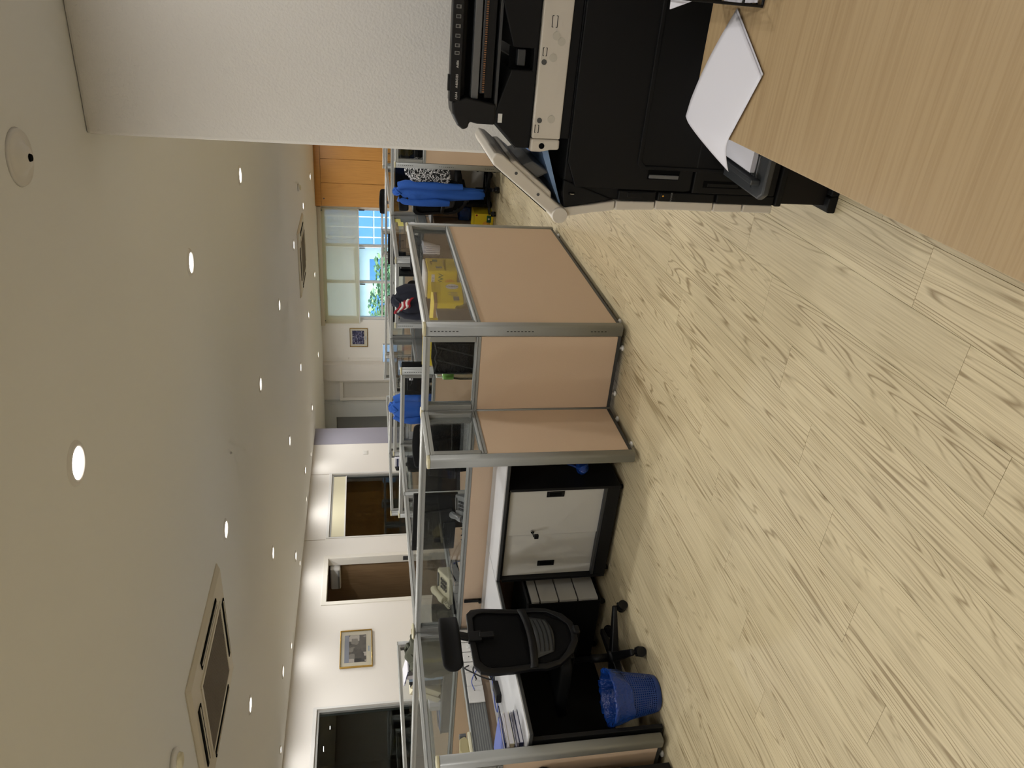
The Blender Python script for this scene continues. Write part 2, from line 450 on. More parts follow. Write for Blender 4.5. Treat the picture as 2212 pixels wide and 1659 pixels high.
# meeting room furniture seen dimly through glass and doorway
def cupboard(label, x0, x1, y0, y1, z1, n, axis='y', mt='room_wood'):
    t = thing('cupboard', label, 'cupboard', ((x0 + x1) / 2, (y0 + y1) / 2, 0)); hx, hy = (x1 - x0) / 2, (y1 - y0) / 2
    box('body', mt, t, -hx, hx - .02, -hy, hy, 0, z1)
    for i in range(n):
        a = -hy + 2 * hy * i / n + .004; b_ = -hy + 2 * hy * (i + 1) / n - .004
        d = box('door', mt, t, hx - .019, hx, a, b_, .06, z1 - .03, .003); box('handle', 'metal_dark', d, hx, hx + .02, b_ - .05, b_ - .035, z1 * .5, z1 * .5 + .12)
    return t
cupboard('low brown wooden cupboard seen through the glass beyond the doorway', -11.46, -11.0, 9.6, 11.6, .95, 4)
cupboard('tall wooden cupboard in the dark meeting room behind the left window', -11.46, -11.0, 5.0, 7.4, 1.2, 4)
tb = thing('meeting_table', 'brown meeting table in the dim glazed room', 'table', (-9.9, 10.4, 0))
box('tabletop', 'room_wood', tb, -.9, .9, -.5, .5, .70, .74, .004)
for a in (-.8, .8):
    for b_ in (-.42, .42): box('leg', 'metal_dark', tb, a - .03, a + .03, b_ - .03, b_ + .03, 0, .70)
wbd = thing('whiteboard', 'pale board with a hook on the dim meeting room wall', 'whiteboard', (-10.2, 9.395, 1.35))
box('board', 'frame_white', wbd, -.6, .6, 0, .02, -.35, .55); box('tray', 'metal_light', wbd, -.6, .6, .02, .07, -.37, -.35); box('hook', 'metal_dark', wbd, .2, .24, .02, .05, -.2, -.14)
ac = thing('wall_air_conditioner', 'pale wall air conditioner inside the dark doorway room', 'air conditioner', (-8.54, 9.20, 2.03))
box('casing', 'frame_white', ac, -.215, .215, -.17, -.002, 0, .16, .03, seg=3); box('louvre', 'metal_light', ac, -.19, .19, -.175, -.15, .015, .04)
# ---- back wall with the outside window
HX0, HX1, HZ0, HZ1 = -7.31, -4.69, .95, 2.50
mb = MB().box(-12, HX0, YB, YB + .2, 0, CZ).box(HX0, HX1, YB, YB + .2, 0, HZ0).box(HX0, HX1, YB, YB + .2, HZ1, CZ).box(HX1, 3.6, YB, YB + .2, 0, CZ)
struct(mb.build('wall_back', 'wall_back_lit_white'))
struct(box('wall_pilaster', 'wall_white', None, -8.81, -8.38, 16.0, YB, 0, CZ))
w3 = MB(); t = .05
xs = [HX0, -6.396, -5.541, HX1]
for x in xs: w3.box(x - t / 2 if x not in (HX0, HX1) else (x if x == HX0 else x - t), x + t / 2 if x not in (HX0, HX1) else (x + t if x == HX0 else x), YB + .05, YB + .13, HZ0, HZ1)
w3.box(HX0, HX1, YB + .05, YB + .13, HZ0, HZ0 + t).box(HX0, HX1, YB + .05, YB + .13, HZ1 - t, HZ1)
w3 = struct(w3.build('window_3', 'frame_white', bevel=.004))
for a, b_ in zip(xs[:-1], xs[1:]):
    box('pane', 'glass_outside', w3, a + .03, b_ - .03, YB + .085, YB + .091, HZ0 + t, HZ1 - t)
    box('sash', 'frame_white', w3, a + .03, b_ - .03, YB + .07, YB + .11, 1.20, 1.245)
    h_ = box('latch', 'metal_dark', w3, b_ - .05, b_ - .03, YB + .02, YB + .05, 1.60, 1.72, .004)
box('sill', 'white_gloss', w3, HX0 - .05, HX1 + .05, YB - .06, YB + .13, HZ0 - .04, HZ0, .005)
bl = thing('roller_blind', 'wide cream roller blind half lowered over the outside window', 'blind', (-6.0, YB - .09, 1.722))
B(-1.36, 1.33, -.003, 0, .02, .80).build('fabric_drop', 'blind_fabric', bl)
box('bottom_bar', 'frame_white', bl, -1.36, 1.33, -.014, .012, 0, .022, .004)
box('head_box', 'vent_cream', bl, -1.40, 1.37, -.05, .085, .79, .877, .006)
for s_ in (-1.3, 1.27): box('bracket', 'metal_dark', bl, s_, s_ + .02, -.02, .085, .77, .80)

# ---- corridor corner beyond the column
struct(box('wall_corridor', 'corridor_grey', None, -9.82, -9.44, 16.0, YB, 0, CZ))
struct(box('wall_corridor_head', 'corridor_grey', None, -10.7, -9.82, 16.0, YB, 2.33, CZ))
struct(box('wall_corridor_far', 'corridor_grey', None, -12, -10.7, 16.0, YB, 0, CZ))
struct(box('wall_corridor_end', 'corridor_grey', None, -12, -11.9, 12.31, 16.0, 0, CZ))
d3 = struct(MB().box(-10.7, -9.82, YB - .05, YB - .002, 0, 2.33).build('door_3', 'metal_grey'))
box('handle', 'metal_dark', d3, -10.6, -10.5, YB - .10, YB - .05, 1.0, 1.03)
d2 = struct(MB().box(-9.43, -9.35, YB - .09, YB, 0, 2.24).box(-8.92, -8.83, YB - .09, YB, 0, 2.24).box(-9.35, -8.92, YB - .09, YB, 2.15, 2.24).build('door_2', 'white_gloss', bevel=.012))
lf = box('door_leaf', 'door_shaded_white', d2, -9.35, -8.92, YB - .02, YB - .001, .005, 2.15, .003)
box('handle', 'chrome', lf, -9.0, -8.96, YB - .08, YB - .02, 1.0, 1.02)
sw = thing('light_switch', 'white double light switch on the wall beside the lavender column', 'switch', (XL, 12.0, 1.63))
box('plate', 'white_plastic', sw, 0, .008, -.06, .06, -.045, .045, .003)
for s_ in (-.03, .03): box('rocker', 'white_plastic', sw, .008, .012, s_ - .02, s_ + .02, -.03, .03, .002)

# ---- wooden wardrobe wall at the back
cl = thing('wardrobe', 'tall orange wood wardrobe with plain doors beside the far window', 'wardrobe', (-3.0, 15.75, 0))
box('carcass', 'closet_wood', cl, -1.53, 2.6, .02, .44, 0, 2.475); box('header', 'closet_wood', cl, -1.53, 2.6, 0, .44, 2.478, 2.598)
for i in range(8):
    x0 = -1.525 + .484 * i
    d = box('door', 'closet_wood', cl, x0 + .004, x0 + .480, 0, .02, .06, 2.470, .002)
    MB().lathe([(.006, -.02), (.014, -.018), (.014, -.012), (.006, -.004), (.006, 0)], 12, (x0 + (.16 if i % 2 == 0 else .40), 0, 2.42 if i == 0 else 1.1), 'y').build('knob', 'metal_dark', d)

# ---- near pillar wall and the unseen rest of the room
struct(box('wall_pillar', 'wall_rough', None, -.645, 1.6, 3.07, 3.75, 0, CZ, .012))
struct(box('wall_right', 'wall_white', None, 3.5, 3.6, -2.5, 16.2, 0, CZ))
struct(box('wall_front', 'wall_white', None, -12, 3.6, -2.6, -2.5, 0, CZ))

# ================================================================== CEILING FITTINGS
_ring = MB().lathe([(.058, -.004), (.060, -.010), (.078, -.006), (.082, 0)], 28, close=False).mesh('trim_ring'); _ring.materials.append(MATS['white_plastic'])
_lens = MB().lathe([(.0005, -.0035), (.059, -.0035)], 28, close=False).mesh('lens'); _lens.materials.append(MATS['led'])
_ringoff = MB().lathe([(.012, -.030), (.030, -.028), (.045, -.012), (.066, -.004), (.080, -.010), (.086, 0)], 28, close=True).mesh('speaker_cone')
_ringoff.materials.append(MATS['white_plastic'])
def downlight(x, y, label, group, scale=1.0, power=1.0):
    t = thing('downlight', label, 'light', (x, y, CZ), 0, group); t.scale = (scale, scale, 1)
    link('trim_ring', _ring, t); link('lens', _lens, t)
    la = bpy.data.lights.new('downlight_lamp', 'AREA'); la.shape = 'DISK'; la.size = .11 * scale; la.energy = LAMP_W * power; la.color = LAMP_COL
    la.spread = math.radians(180)
    lo = bpy.data.objects.new('downlight_lamp', la); COL.objects.link(lo); lo.parent = t; lo.location = (0, 0, -.014)
    return t
rows = [(-7.36, [2.4, 4.4, 6.32, 8.3, 10.35, 12.33, 14.52], 'ceiling row nearest the left wall'),
        (-5.59, [2.4, 4.48, 6.37, 8.53, 10.59, 12.59, 14.59], 'second ceiling row from the left wall'),
        (-3.63, [.4, 2.0, 4.41, 6.54, 8.45, 10.62, 12.6, 14.55], 'third ceiling row from the left wall'),
        (-1.62, [-1.6, .38, 2.365, 4.385, 6.44, 8.45, 10.6, 12.6, 14.55], 'ceiling row nearest the copier'),
        (.4, [-1.6, .38, 2.365, 4.6, 6.44, 8.45, 10.6, 12.6, 14.55], 'ceiling row over the wooden desk')]
VISL = {(-7.36, 6.32), (-7.36, 8.3), (-7.36, 10.35), (-7.36, 12.33), (-7.36, 14.52), (-5.59, 4.48), (-5.59, 6.37), (-5.59, 8.53), (-5.59, 10.59), (-5.59, 12.59), (-5.59, 14.59),
        (-3.63, 4.41), (-3.63, 6.54), (-3.63, 8.45), (-3.63, 10.62), (-1.62, 2.365), (-1.62, 4.385), (-1.62, 6.44)}
for x, ys, nm in rows:
    k = 0; kk = 0
    for y in ys:
        if (x, y) in VISL: lb = 'round recessed downlight, %s visible in the %s' % (ORD[k], nm); k += 1; gp = 'ceiling downlights'
        else: lb = 'hidden downlight number %s of the %s' % (['one', 'two', 'three', 'four', 'five', 'six', 'seven', 'eight', 'nine', 'ten'][kk], nm); kk += 1; gp = 'ceiling downlights out of sight'
        downlight(x, y, lb, gp, power=.55 if (x, y) == (.4, 2.365) else 1.0)
for i, y in enumerate([5.66, 7.15, 8.7, 10.23, 11.54]):
    downlight(-7.86, y, 'small wall washing spotlight close to the left wall, %s of that line' % ORD[i], 'wall washers', .6, .16)

downlight(-9.3, 13.9, 'unseen round downlight added to brighten the side corridor', 'added corridor lamps')  # unseen lamp added to brighten the corridor corner
def cassette(x0, x1, y0, y1, label):
    t = thing('ceiling_cassette', label, 'air conditioner', ((x0 + x1) / 2, (y0 + y1) / 2, CZ)); hx, hy = (x1 - x0) / 2, (y1 - y0) / 2
    z1, zb = -.0005, -.034
    s = .62; ox, oy = hx, hy
    mb = MB()
    ring = lambda a, z: [(-a * ox, -a * oy, z), (a * ox, -a * oy, z), (a * ox, a * oy, z), (-a * ox, a * oy, z)]
    L = [ring(1, z1), ring(1, -.008), ring(.95, -.028), ring(.66, zb), ring(.66, -.02)]
    for a, b_ in zip(L[:-1], L[1:]):
        mb.add(a + b_, [(i, (i + 1) % 4, 4 + (i + 1) % 4, 4 + i) for i in range(4)])
    mb.build('frame', 'vent_cream', t, bevel=.006)
    g = MB()
    for i in range(30):
        a = -.60 + 1.2 * i / 29; g.box(a * hx - .0035, a * hx + .0035, -.6 * hy, .6 * hy, -.040, -.030)
    gr = box('grille_back', 'vent_grille', t, -.62 * hx, .62 * hx, -.62 * hy, .62 * hy, -.031, -.022)
    tag(g.build('grille_slats', 'vent_grille', t), kind='stuff')
    MB().box(-.66 * hx, -.61 * hx, -.66 * hy, .66 * hy, -.042, -.02).box(.61 * hx, .66 * hx, -.66 * hy, .66 * hy, -.042, -.02).box(-.61 * hx, .61 * hx, -.66 * hy, -.61 * hy, -.042, -.02).box(-.61 * hx, .61 * hx, .61 * hy, .66 * hy, -.042, -.02).build('grille_frame', 'vent_cream', t, bevel=.004)
    for sx, sy_ in ((1, 0), (-1, 0), (0, 1), (0, -1)):
        if sx: o = box('air_slot', 'slot_black', t, sx * .75 * hx, sx * .87 * hx, -.5 * hy, .5 * hy, -.037, -.028); box('vane', 'vent_cream', o, sx * .80 * hx, sx * .825 * hx, -.49 * hy, .49 * hy, -.041, -.036)
        else: o = box('air_slot', 'slot_black', t, -.5 * hx, .5 * hx, sy_ * .75 * hy, sy_ * .87 * hy, -.037, -.028); box('vane', 'vent_cream', o, -.49 * hx, .49 * hx, sy_ * .80 * hy, sy_ * .825 * hy, -.041, -.036)
    return t
cassette(-4.60, -3.60, 3.0, 4.03, 'large square cream ceiling air conditioner close to the camera')
cassette(-4.70, -3.66, 11.22, 12.32, 'small looking ceiling air conditioner far away by the window')
sp = thing('ceiling_speaker', 'round white ceiling speaker above the copier', 'speaker', (-.593, 2.464, CZ)); link('cone', _ringoff, sp)
MB().lathe([(.010, -.036), (.012, -.03)], 16).build('grille_hole', 'slot_black', sp)
def detector(x, y, label, r=.055):
    t = thing('smoke_detector', label, 'detector', (x, y, CZ))
    MB().lathe([(r * .9, 0), (r, -.012), (r * .95, -.02), (r * .7, -.028)][::-1], 24).build('base', 'white_plastic', t)
    MB().lathe([(r * .35, -.05), (r * .6, -.045), (r * .65, -.03), (r * .65, -.026)], 20).build('chamber', 'cream', t)
detector(-3.69, 2.65, 'round smoke detector at the edge beside the near air conditioner', .07)
detector(-3.126, 11.83, 'small cream smoke detector high before the wooden wardrobe', .06)

# ================================================================== PARTITION PANELS
H0, H1, HM0, HM1, HT = .034, .055, .918, .950, 1.223
TOP = 1.265; TH = .058
def rail_profile(w_, z0, z1):
    hw = w_ / 2; h = z1 - z0
    p = [(-hw, z0), (-hw, z0 + h * .40), (-hw + .005, z0 + h * .46), (-hw + .005, z0 + h * .58), (-hw, z0 + h * .64), (-hw + .002, z1 - h * .18), (-hw * .62, z1),
         (-.006, z1), (-.004, z1 - .003), (.004, z1 - .003), (.006, z1)]
    return p + [(hw * .62, z1), (hw - .002, z1 - h * .18), (hw, z0 + h * .64), (hw - .005, z0 + h * .58), (hw - .005, z0 + h * .46), (hw, z0 + h * .40), (hw, z0)]
def panel(label, p0, p1, post0=False, post1=False, duct=0, slots0=True, slots1=True, glides=True, wide0=0, wide1=0, cap0=True, cap1=True, fab='fabric', bandz=.80):
    """partition along +x' from p0 to p1 (axis aligned), local x runs p0->p1"""
    dx, dy = p1[0] - p0[0], p1[1] - p0[1]; L = math.hypot(dx, dy); rz = math.atan2(dy, dx)
    t = thing('partition_panel', label, 'partition', (p0[0], p0[1], 0), rz, 'office partitions')
    pw = TH + .006
    a = pw / 2 + wide0 if post0 else pw / 2; b_ = L - (pw / 2 + wide1 if post1 else pw / 2)
    MB().prism(rail_profile(TH, HT, TOP), 'x', a, b_).build('top_rail', 'metal_light', t)
    MB().prism(rail_profile(TH, HM0, HM1), 'x', a, b_).build('mid_rail', 'metal_grey', t)
    for x in (a, b_ - .036): box('stile', 'metal_grey', t, x, x + .036, -TH / 2, TH / 2, HM1, HT, .004)
    box('glass_pane', 'glass_clear', t, a + .036, b_ - .036, -.003, .003, HM1, HT)
    box('fabric_panel', fab, t, a, b_, -TH / 2 + .004, TH / 2 - .004, H1, HM0, .004)
    box('base_rail', 'edge_dark', t, a, b_, -.022, .022, H0, H1)
    if glides:
        for x in (a + .09, b_ - .09):
            MB().lathe([(.018, 0), (.019, .012), (.008, .016), (.008, H0)], 14, (x, 0, 0)).build('foot_glide', 'white_plastic', t)
    for on, x, w_, sl, cp in ((post0, 0, wide0, slots0, cap0), (post1, L, wide1, slots1, cap1)):
        if not on: continue
        h = pw / 2; q = []
        for cx, cyy, st in ((h + w_ - .016, h - .016, 0), (-h - w_ + .016, h - .016, 1), (-h - w_ + .016, -h + .016, 2), (h + w_ - .016, -h + .016, 3)):
            for i in range(5):
                an = PI / 2 * (st + i / 4); q.append((x + cx + .016 * math.cos(an), cyy + .016 * math.sin(an)))
        po = MB().prism(q, 'z', H0, TOP - .014, smooth=True).build('post', 'metal_grey', t)
        if cp:
            MB().prism([(x + (u - x) * 1.03, v * 1.03) for u, v in q], 'z', TOP - .014, TOP + .004, smooth=True).build('end_cap', 'cap_cream', po, bevel=.004)
        else: MB().prism(q, 'z', TOP - .014, TOP - .001, smooth=True).build('end_cap', 'metal_light', po)
        if sl:
            m_ = MB()
            for z0, n in ((1.06, 8), (.60, 8), (.14, 5)):
                for i in range(n):
                    for s_ in (-1, 1): m_.box(x - .002, x + .002, s_ * (h - .001), s_ * (h + .0006), z0 + i * .022, z0 + i * .022 + .013)
            tag(m_.build('slots', 'slot_black', po), kind='stuff')
    if duct:
        s_ = 1 if duct > 0 else -1; y0 = s_ * TH / 2
        du = box('duct_band', 'duct_grey', t, a, b_, y0 - s_ * .003, y0 + s_ * .012, bandz, HM0 - .004, .003)
        m_ = MB()
        for z in (bandz + .03, bandz + .062, bandz + .094):
            if z < HM0 - .01: m_.box(a, b_, y0 + s_ * .011, y0 + s_ * .0145, z, z + .004)
        m_.build('ridge', 'duct_grey', du)
    return t
# --- near cluster
panel('short beige partition with black tray behind its glass, left of the rounded corner post', (-2.46, 4.04), (-1.88, 4.04), True, True, wide1=.006, cap0=True)
panel('narrow beige return partition between the cabinet and the tray', (-2.46, 4.04), (-2.46, 3.50), False, True, slots1=False)
panel('long beige partition with yellow paper boxes behind its glass', (-1.88, 4.04), (-1.88, 6.02), False, True, slots1=False)
panel('long beige partition behind the sliding door cabinet and worktop', (-2.46, 4.04), (-4.40, 4.04), False, True, slots1=False, cap1=False)
panel('beige side partition with sockets behind the mesh chair', (-4.40, 4.04), (-4.40, 2.42), False, True, slots1=False, cap1=False)
panel('beige partition end at the bottom left, in front of the blue bin', (-4.40, 2.42), (-3.60, 2.42), False, True, slots1=False)
panel('partition side of the workstation behind the desk phones', (-4.41, 4.04), (-4.41, 5.73), False, True, slots1=False, cap1=False)
panel('short partition at the rear corner behind the large black monitor', (-4.41, 5.73), (-4.41, 6.60), False, True, slots1=False, cap1=False)
panel('partition with white papers and a blue jacket behind its glass', (-4.41, 6.60), (-3.53, 6.60), False, True)
panel('partition going left behind the black monitor, seen edge on', (-4.41, 6.60), (-5.33, 6.60), False, True, slots1=False)
panel('partition running left from the mesh chair, in front of the olive jacket', (-4.40, 4.04), (-7.40, 4.04), False, False)
panel('distant partition below the city picture and the left window', (-7.40, 4.04), (-7.40, 6.62), True, True, slots1=False, cap1=False)
# --- middle cluster
panel('partition with yellow notes on its far glass behind the yellow boxes', (-2.93, 9.80), (-2.93, 8.13), True, True, duct=1, bandz=.81)
panel('partition behind the navy and striped jacket', (-2.93, 8.13), (-3.70, 8.06), False, True)
panel('long partition behind the blue jacket chair', (-2.93, 9.80), (0.6, 9.80), False, False, duct=-1, bandz=.81)
panel('partition beyond the striped jacket with small frames behind', (-2.93, 9.80), (-4.73, 9.80), False, True, slots1=False, duct=1, bandz=.81, cap1=False)
panel('grey ribbed partition with wire trays behind its glass', (-4.73, 9.80), (-4.73, 8.18), False, True, duct=1, bandz=.79)
panel('partition with a black screen behind, left of the wire trays', (-4.73, 8.18), (-5.60, 8.20), False, True, slots1=False)
panel('far partition crossing behind the blue jacket and white papers', (-4.73, 9.80), (-6.80, 9.95), False, True, slots1=False, cap1=False)
panel('far partition leading left in front of the glazed meeting room', (-6.80, 9.95), (-7.20, 8.95), False, True, slots1=False)
panel('beige partition beside the pillar in front of the patterned shawl', (-1.97, 8.60), (0.6, 8.60), True, False)
# --- far cluster
panel('farthest long partition below the window blind', (-2.5, 12.55), (-4.43, 12.5), False, True)
panel('farthest partition below the picture of bridges', (-4.43, 12.5), (-6.26, 12.3), False, True)
panel('far partition spine behind the blue jacket chair', (-2.95, 9.80), (-2.95, 12.5), False, False, glides=False)
panel('far partition spine left of the striped jacket', (-4.76, 9.80), (-4.76, 11.4), False, True, slots1=False, cap1=False)
panel('far partition standing against the grey corridor', (-6.80, 9.95), (-6.62, 11.4), False, True, slots1=False, cap1=False)
panel('tiny partition end below the framed picture', (-6.26, 12.3), (-7.1, 13.0), False, True, slots1=False, cap1=False)
panel('partition furthest right under the wooden wardrobe', (-3.28, 14.1), (0.6, 14.2), True, False, slots0=False)
panel('small dark partition in front of the outside window', (-4.73, 14.85), (-5.14, 14.55), True, True, slots0=False, slots1=False, cap0=False, cap1=False)

# ================================================================== NEAR WORKSTATION
DZ = .78
def worktop(name, label, x0, x1, y0, y1, z=DZ, legs=(), th=.028, edge='edge_dark', mt='laminate_grey', cat='desk', modesty=None):
    t = thing(name, label, cat, ((x0 + x1) / 2, (y0 + y1) / 2, 0)); hx, hy = (x1 - x0) / 2, (y1 - y0) / 2
    box('worktop', mt, t, -hx + .003, hx - .003, -hy + .003, hy - .003, z - .008, z, .001)
    box('edge_band', edge, t, -hx, hx, -hy, hy, z - th, z - .007, .004)
    for (a, b_, c, d) in legs: box('leg_panel', 'black_satin', t, a - (x0 + x1) / 2, b_ - (x0 + x1) / 2, c - (y0 + y1) / 2, d - (y0 + y1) / 2, .012, z - th, .002)
    return t
worktop('desk', 'grey worktop on the sliding door cabinet', -3.497, -2.50, 3.595, 4.005, legs=[(-2.56, -2.53, 3.62, 3.99)])
worktop('desk', 'grey corner worktop with cables and books, in front of the mesh chair', -4.325, -3.50, 2.46, 4.005, legs=[(-4.28, -3.56, 2.465, 2.49), (-4.30, -4.28, 2.5, 3.98)])

cb = thing('sliding_door_cabinet', 'black cabinet with two grey sliding doors and keys in the lock', 'cabinet', (-3.14, 3.79, 0))
m_ = MB(); x0, x1, y0, y1 = -.38, .38, -.185, .19
m_.box(x0, x1, y0 + .03, y1, .735, .751).box(x0, x0 + .02, y0, y1, .03, .735).box(x1 - .02, x1, y0, y1, .03, .735).box(x0 + .02, x1 - .02, y0, y1, .03, .11).box(x0 + .02, x1 - .02, y1 - .01, y1, .11, .735)
m_.box(x0 + .02, x1 - .02, y0 + .002, y1, .737, .751)
m_.build('body', 'black_satin', cb, bevel=.002)
box('bottom_track', 'edge_dark', cb, x0 + .02, x1 - .02, y0 + .004, y0 + .05, .11, .128, .002)
for i, (a, b_, yo) in enumerate(((-.005, .358, .022), (-.358, .02, .036))):
    d = box('door', 'door_grey', cb, a, b_, y0 + yo, y0 + yo + .012, .128, .735, .002)
    hx_ = .318 if i == 0 else -.262
    h = MB().box(hx_ - .022, hx_ + .022, y0 + yo - .0035, y0 + yo + .001, .385, .50).build('handle', 'plastic_black', d, bevel=.002)
    box('finger_recess', 'slot_black', h, hx_ - .012, hx_ + .012, y0 + yo - .0042, y0 + yo - .003, .405, .482)
lk = MB().lathe([(.011, -.012), (.011, 0)], 16, (.026, y0 + .022, .565), 'y').build('lock', 'chrome', cb)
ks = MB().box(.020, .032, y0 - .030, y0 + .012, .562, .568).box(.012, .040, y0 - .040, y0 - .022, .535, .562).build('keys', 'plastic_black', lk, bevel=.002)
for a in (-.34, .34):
    for b_ in (-.14, .15): MB().lathe([(.016, 0), (.016, .02), (.007, .022), (.007, .03)], 12, (a, b_, 0)).build('foot', 'plastic_black', cb)

pd = thing('drawer_pedestal', 'black drawer pedestal with four grey drawer fronts under the worktop', 'drawers', (-3.92, 3.725, 0))
box('body', 'black_satin', pd, -.27, .255, -.195, .20, .05, .552, .003)
box('top_board', 'plastic_dkgrey', pd, -.272, .275, -.197, .202, .553, .568, .003)
for z0, z1 in ((.478, .535), (.348, .473), (.215, .343), (.07, .210)):
    d = box('drawer', 'door_grey', pd, .256, .275, -.190, .195, z0 + .002, z1 - .002, .002); box('grip', 'slot_black', d, .270, .2755, .12, .192, z1 - .012, z1 - .004)
for a in (-.22, .2):
    for b_ in (-.15, .15): MB().lathe([(.020, -.008), (.020, .008)], 14, (a, b_, .022), 'y').box(a - .006, a + .006, b_ - .006, b_ + .006, .02, .05).build('caster', 'plastic_black', pd)

def office_chair(label, loc, rz, headrest=True, group=None, arms=True, cat='chair', base_rot=0.0, seat_mat='black_matte'):
    """faces local -x; backrest plane near x=+.24"""
    t = thing('office_chair', label, cat, loc, rz, group)
    # base
    hub = MB().lathe([(.03, .07), (.045, .085), (.04, .13), (.028, .14)], 18).build('base_hub', 'plastic_black', t)
    MB().lathe([(.025, .13), (.025, .25), (.016, .25), (.016, .40)], 16).build('gas_column', 'black_satin', t)
    for i in range(5):
        an = base_rot + i * 2 * PI / 5; c, s_ = math.cos(an), math.sin(an)
        M = Matrix.Rotation(an, 3, 'Z')
        arm = MB(); L = .31
        vs = [(0.02, -.03, .075), (0.02, .03, .075), (0.02, .03, .125), (0.02, -.03, .125), (L, -.018, .068), (L, .018, .068), (L, .018, .092), (L, -.018, .092)]
        arm.add([M @ Vector(v) for v in vs], [(0, 1, 2, 3), (4, 7, 6, 5), (0, 4, 5, 1), (1, 5, 6, 2), (2, 6, 7, 3), (3, 7, 4, 0)])
        arm.build('base_arm', 'plastic_black', t, bevel=.006)
        M2 = Matrix.Rotation(an + .6 + i, 3, 'Z'); p = Vector((c * L * .98, s_ * L * .98, .031))
        ca = MB()
        for off in (-.017, .017):
            q = [(.030, -.011), (.030, .011)]
            seg = 16; ring = []
            for h in (-.011, .011):
                ring += [p + M2 @ Vector((.030 * math.cos(2 * PI * k / seg), off + h, .030 * math.sin(2 * PI * k / seg))) for k in range(seg)]
            ca.add(ring, [(k, (k + 1) % seg, seg + (k + 1) % seg, seg + k) for k in range(seg)] + [tuple(range(seg)), tuple(range(seg, 2 * seg))])
        ca.obox(p + Vector((0, 0, .012)), (.05, .016, .036), M2); ca.obox(p + Vector((0, 0, .04)), (.012, .012, .03), M2)
        ca.build('caster', 'plastic_black', t)
    box('seat_mechanism', 'black_satin', t, -.10, .12, -.08, .08, .385, .43, .01)
    # seat: cushion
    def seat(u, v):
        a = (u - .5) * 2; b_ = (v - .5) * 2; r = 1 - .10 * (abs(a) ** 4) * (abs(b_) ** 4)
        return (-.02 + a * .235 * r, b_ * .24 * r, .50 + .012 * b_ * b_ - .03 * max(0, -a - .5) * 2)
    sc = MB().grid(seat, 14, 14).build('seat', seat_mat, t, solid=.07); sc.location.z = -.03
    md = sc.modifiers.new('bevel', 'BEVEL'); md.width = .02; md.segments = 3; md.angle_limit = 1
    # backrest frame: closed loop outline in (y,z), curving in x
    def bx(y, z): return .235 + .10 * (z - .70) ** 2 * 1.4 - .35 * y * y * 1.0 + .03 * max(0, z - .72)
    outl = [(-.19, 1.022), (0, 1.030), (.19, 1.022), (.232, .99), (.245, .92), (.238, .80), (.226, .69), (.232, .60), (.215, .52), (.15, .43), (.07, .385), (0, .378),
            (-.07, .385), (-.15, .43), (-.215, .52), (-.232, .60), (-.226, .69), (-.238, .80), (-.245, .92), (-.232, .99)]
    def inset(pts, k, top=True): return [(y * (1 - k / .245), z + (k if z < .5 else (-k if z > .98 else 0))) for y, z in pts]
    # outer frame as a ring strip with thickness
    inn = inset(outl, .036); n = len(outl); fm = MB()
    vs = []
    for (y, z), (yi, zi) in zip(outl, inn):
        vs += [(bx(y, z) - .012, y, z), (bx(y, z) + .016, y, z), (bx(yi, zi) + .014, yi, zi), (bx(yi, zi) - .012, yi, zi)]
    fs = []
    for i in range(n):
        j = (i + 1) % n
        for k in range(4): fs.append((i * 4 + k, j * 4 + k, j * 4 + (k + 1) % 4, i * 4 + (k + 1) % 4))
    fm.add(vs, fs, True)
    fr = fm.build('back_frame', 'plastic_black', t, bevel=.004)
    cr = MB()   # cross bar between the two mesh windows
    cr.grid(lambda u, v: (bx((u - .5) * .44, .68) + .012, (u - .5) * .44, .655 + v * .045 - .02 * (1 - (2 * u - 1) ** 2)), 12, 2)
    cr.build('cross_bar', 'plastic_black', t, solid=.02)
    mw = MB().grid(lambda u, v: (bx((u - .5) * .42, .68 + v * .33) - .003, (u - .5) * (.405 + .02 * v), .68 + v * .33), 12, 10)
    mw.build('back_mesh', 'black_mesh', t, solid=.003)
    def low(u, v):
        z = .405 + v * .26; w_ = (.12 + .27 * min(1, (v + .05) * 1.6)) ; y = (u - .5) * w_
        return (bx(y, z) - .003, y, z)
    MB().grid(low, 12, 8).build('lower_mesh', 'black_mesh', t, solid=.003)
    lb = MB().grid(lambda u, v: (bx((u - .5) * .30, .53 + v * .12) + .014 - .012 * abs(2 * u - 1), (u - .5) * (.24 + .08 * v), .52 + v * .12 + .05 * abs(2 * u - 1) ** 2 * .4), 12, 6).build('lumbar_pad', 'plastic_dkgrey', t, solid=.014)
    rd = MB()
    for k in range(4): rd.tube([(bx(y, .56) + .024 - .012 * abs(y) / .13, y, .535 + k * .026 + .6 * y * y) for y in [(-.12 + .24 * i / 10) for i in range(11)]], .003, 6)
    rd.build('rib', 'plastic_black', lb)
    box('back_upright', 'black_satin', t, .10, .28, -.03, .03, .36, .40, .01)
    if headrest:
        b2 = MB().box(.25, .285, -.035, .035, .955, 1.035).obox((.285, 0, 1.065), (.022, .05, .09), Matrix.Rotation(.35, 3, 'Y')).box(.262, .29, -.018, .018, .88, .97)
        b2.build('headrest_bracket', 'plastic_black', t, bevel=.005)
        hd = MB().grid(lambda u, v: (.285 - .5 * ((u - .5) * .40) ** 2 * 3.2 + .02 * (2 * v - 1) ** 2, (u - .5) * (.385 - .05 * abs(2 * v - 1) ** 3), 1.085 + v * .115 - .04 * (2 * u - 1) ** 2 * .2), 14, 8)
        h_ = hd.build('headrest', 'black_matte', t, solid=.035)
        md = h_.modifiers.new('bevel', 'BEVEL'); md.width = .012; md.segments = 3
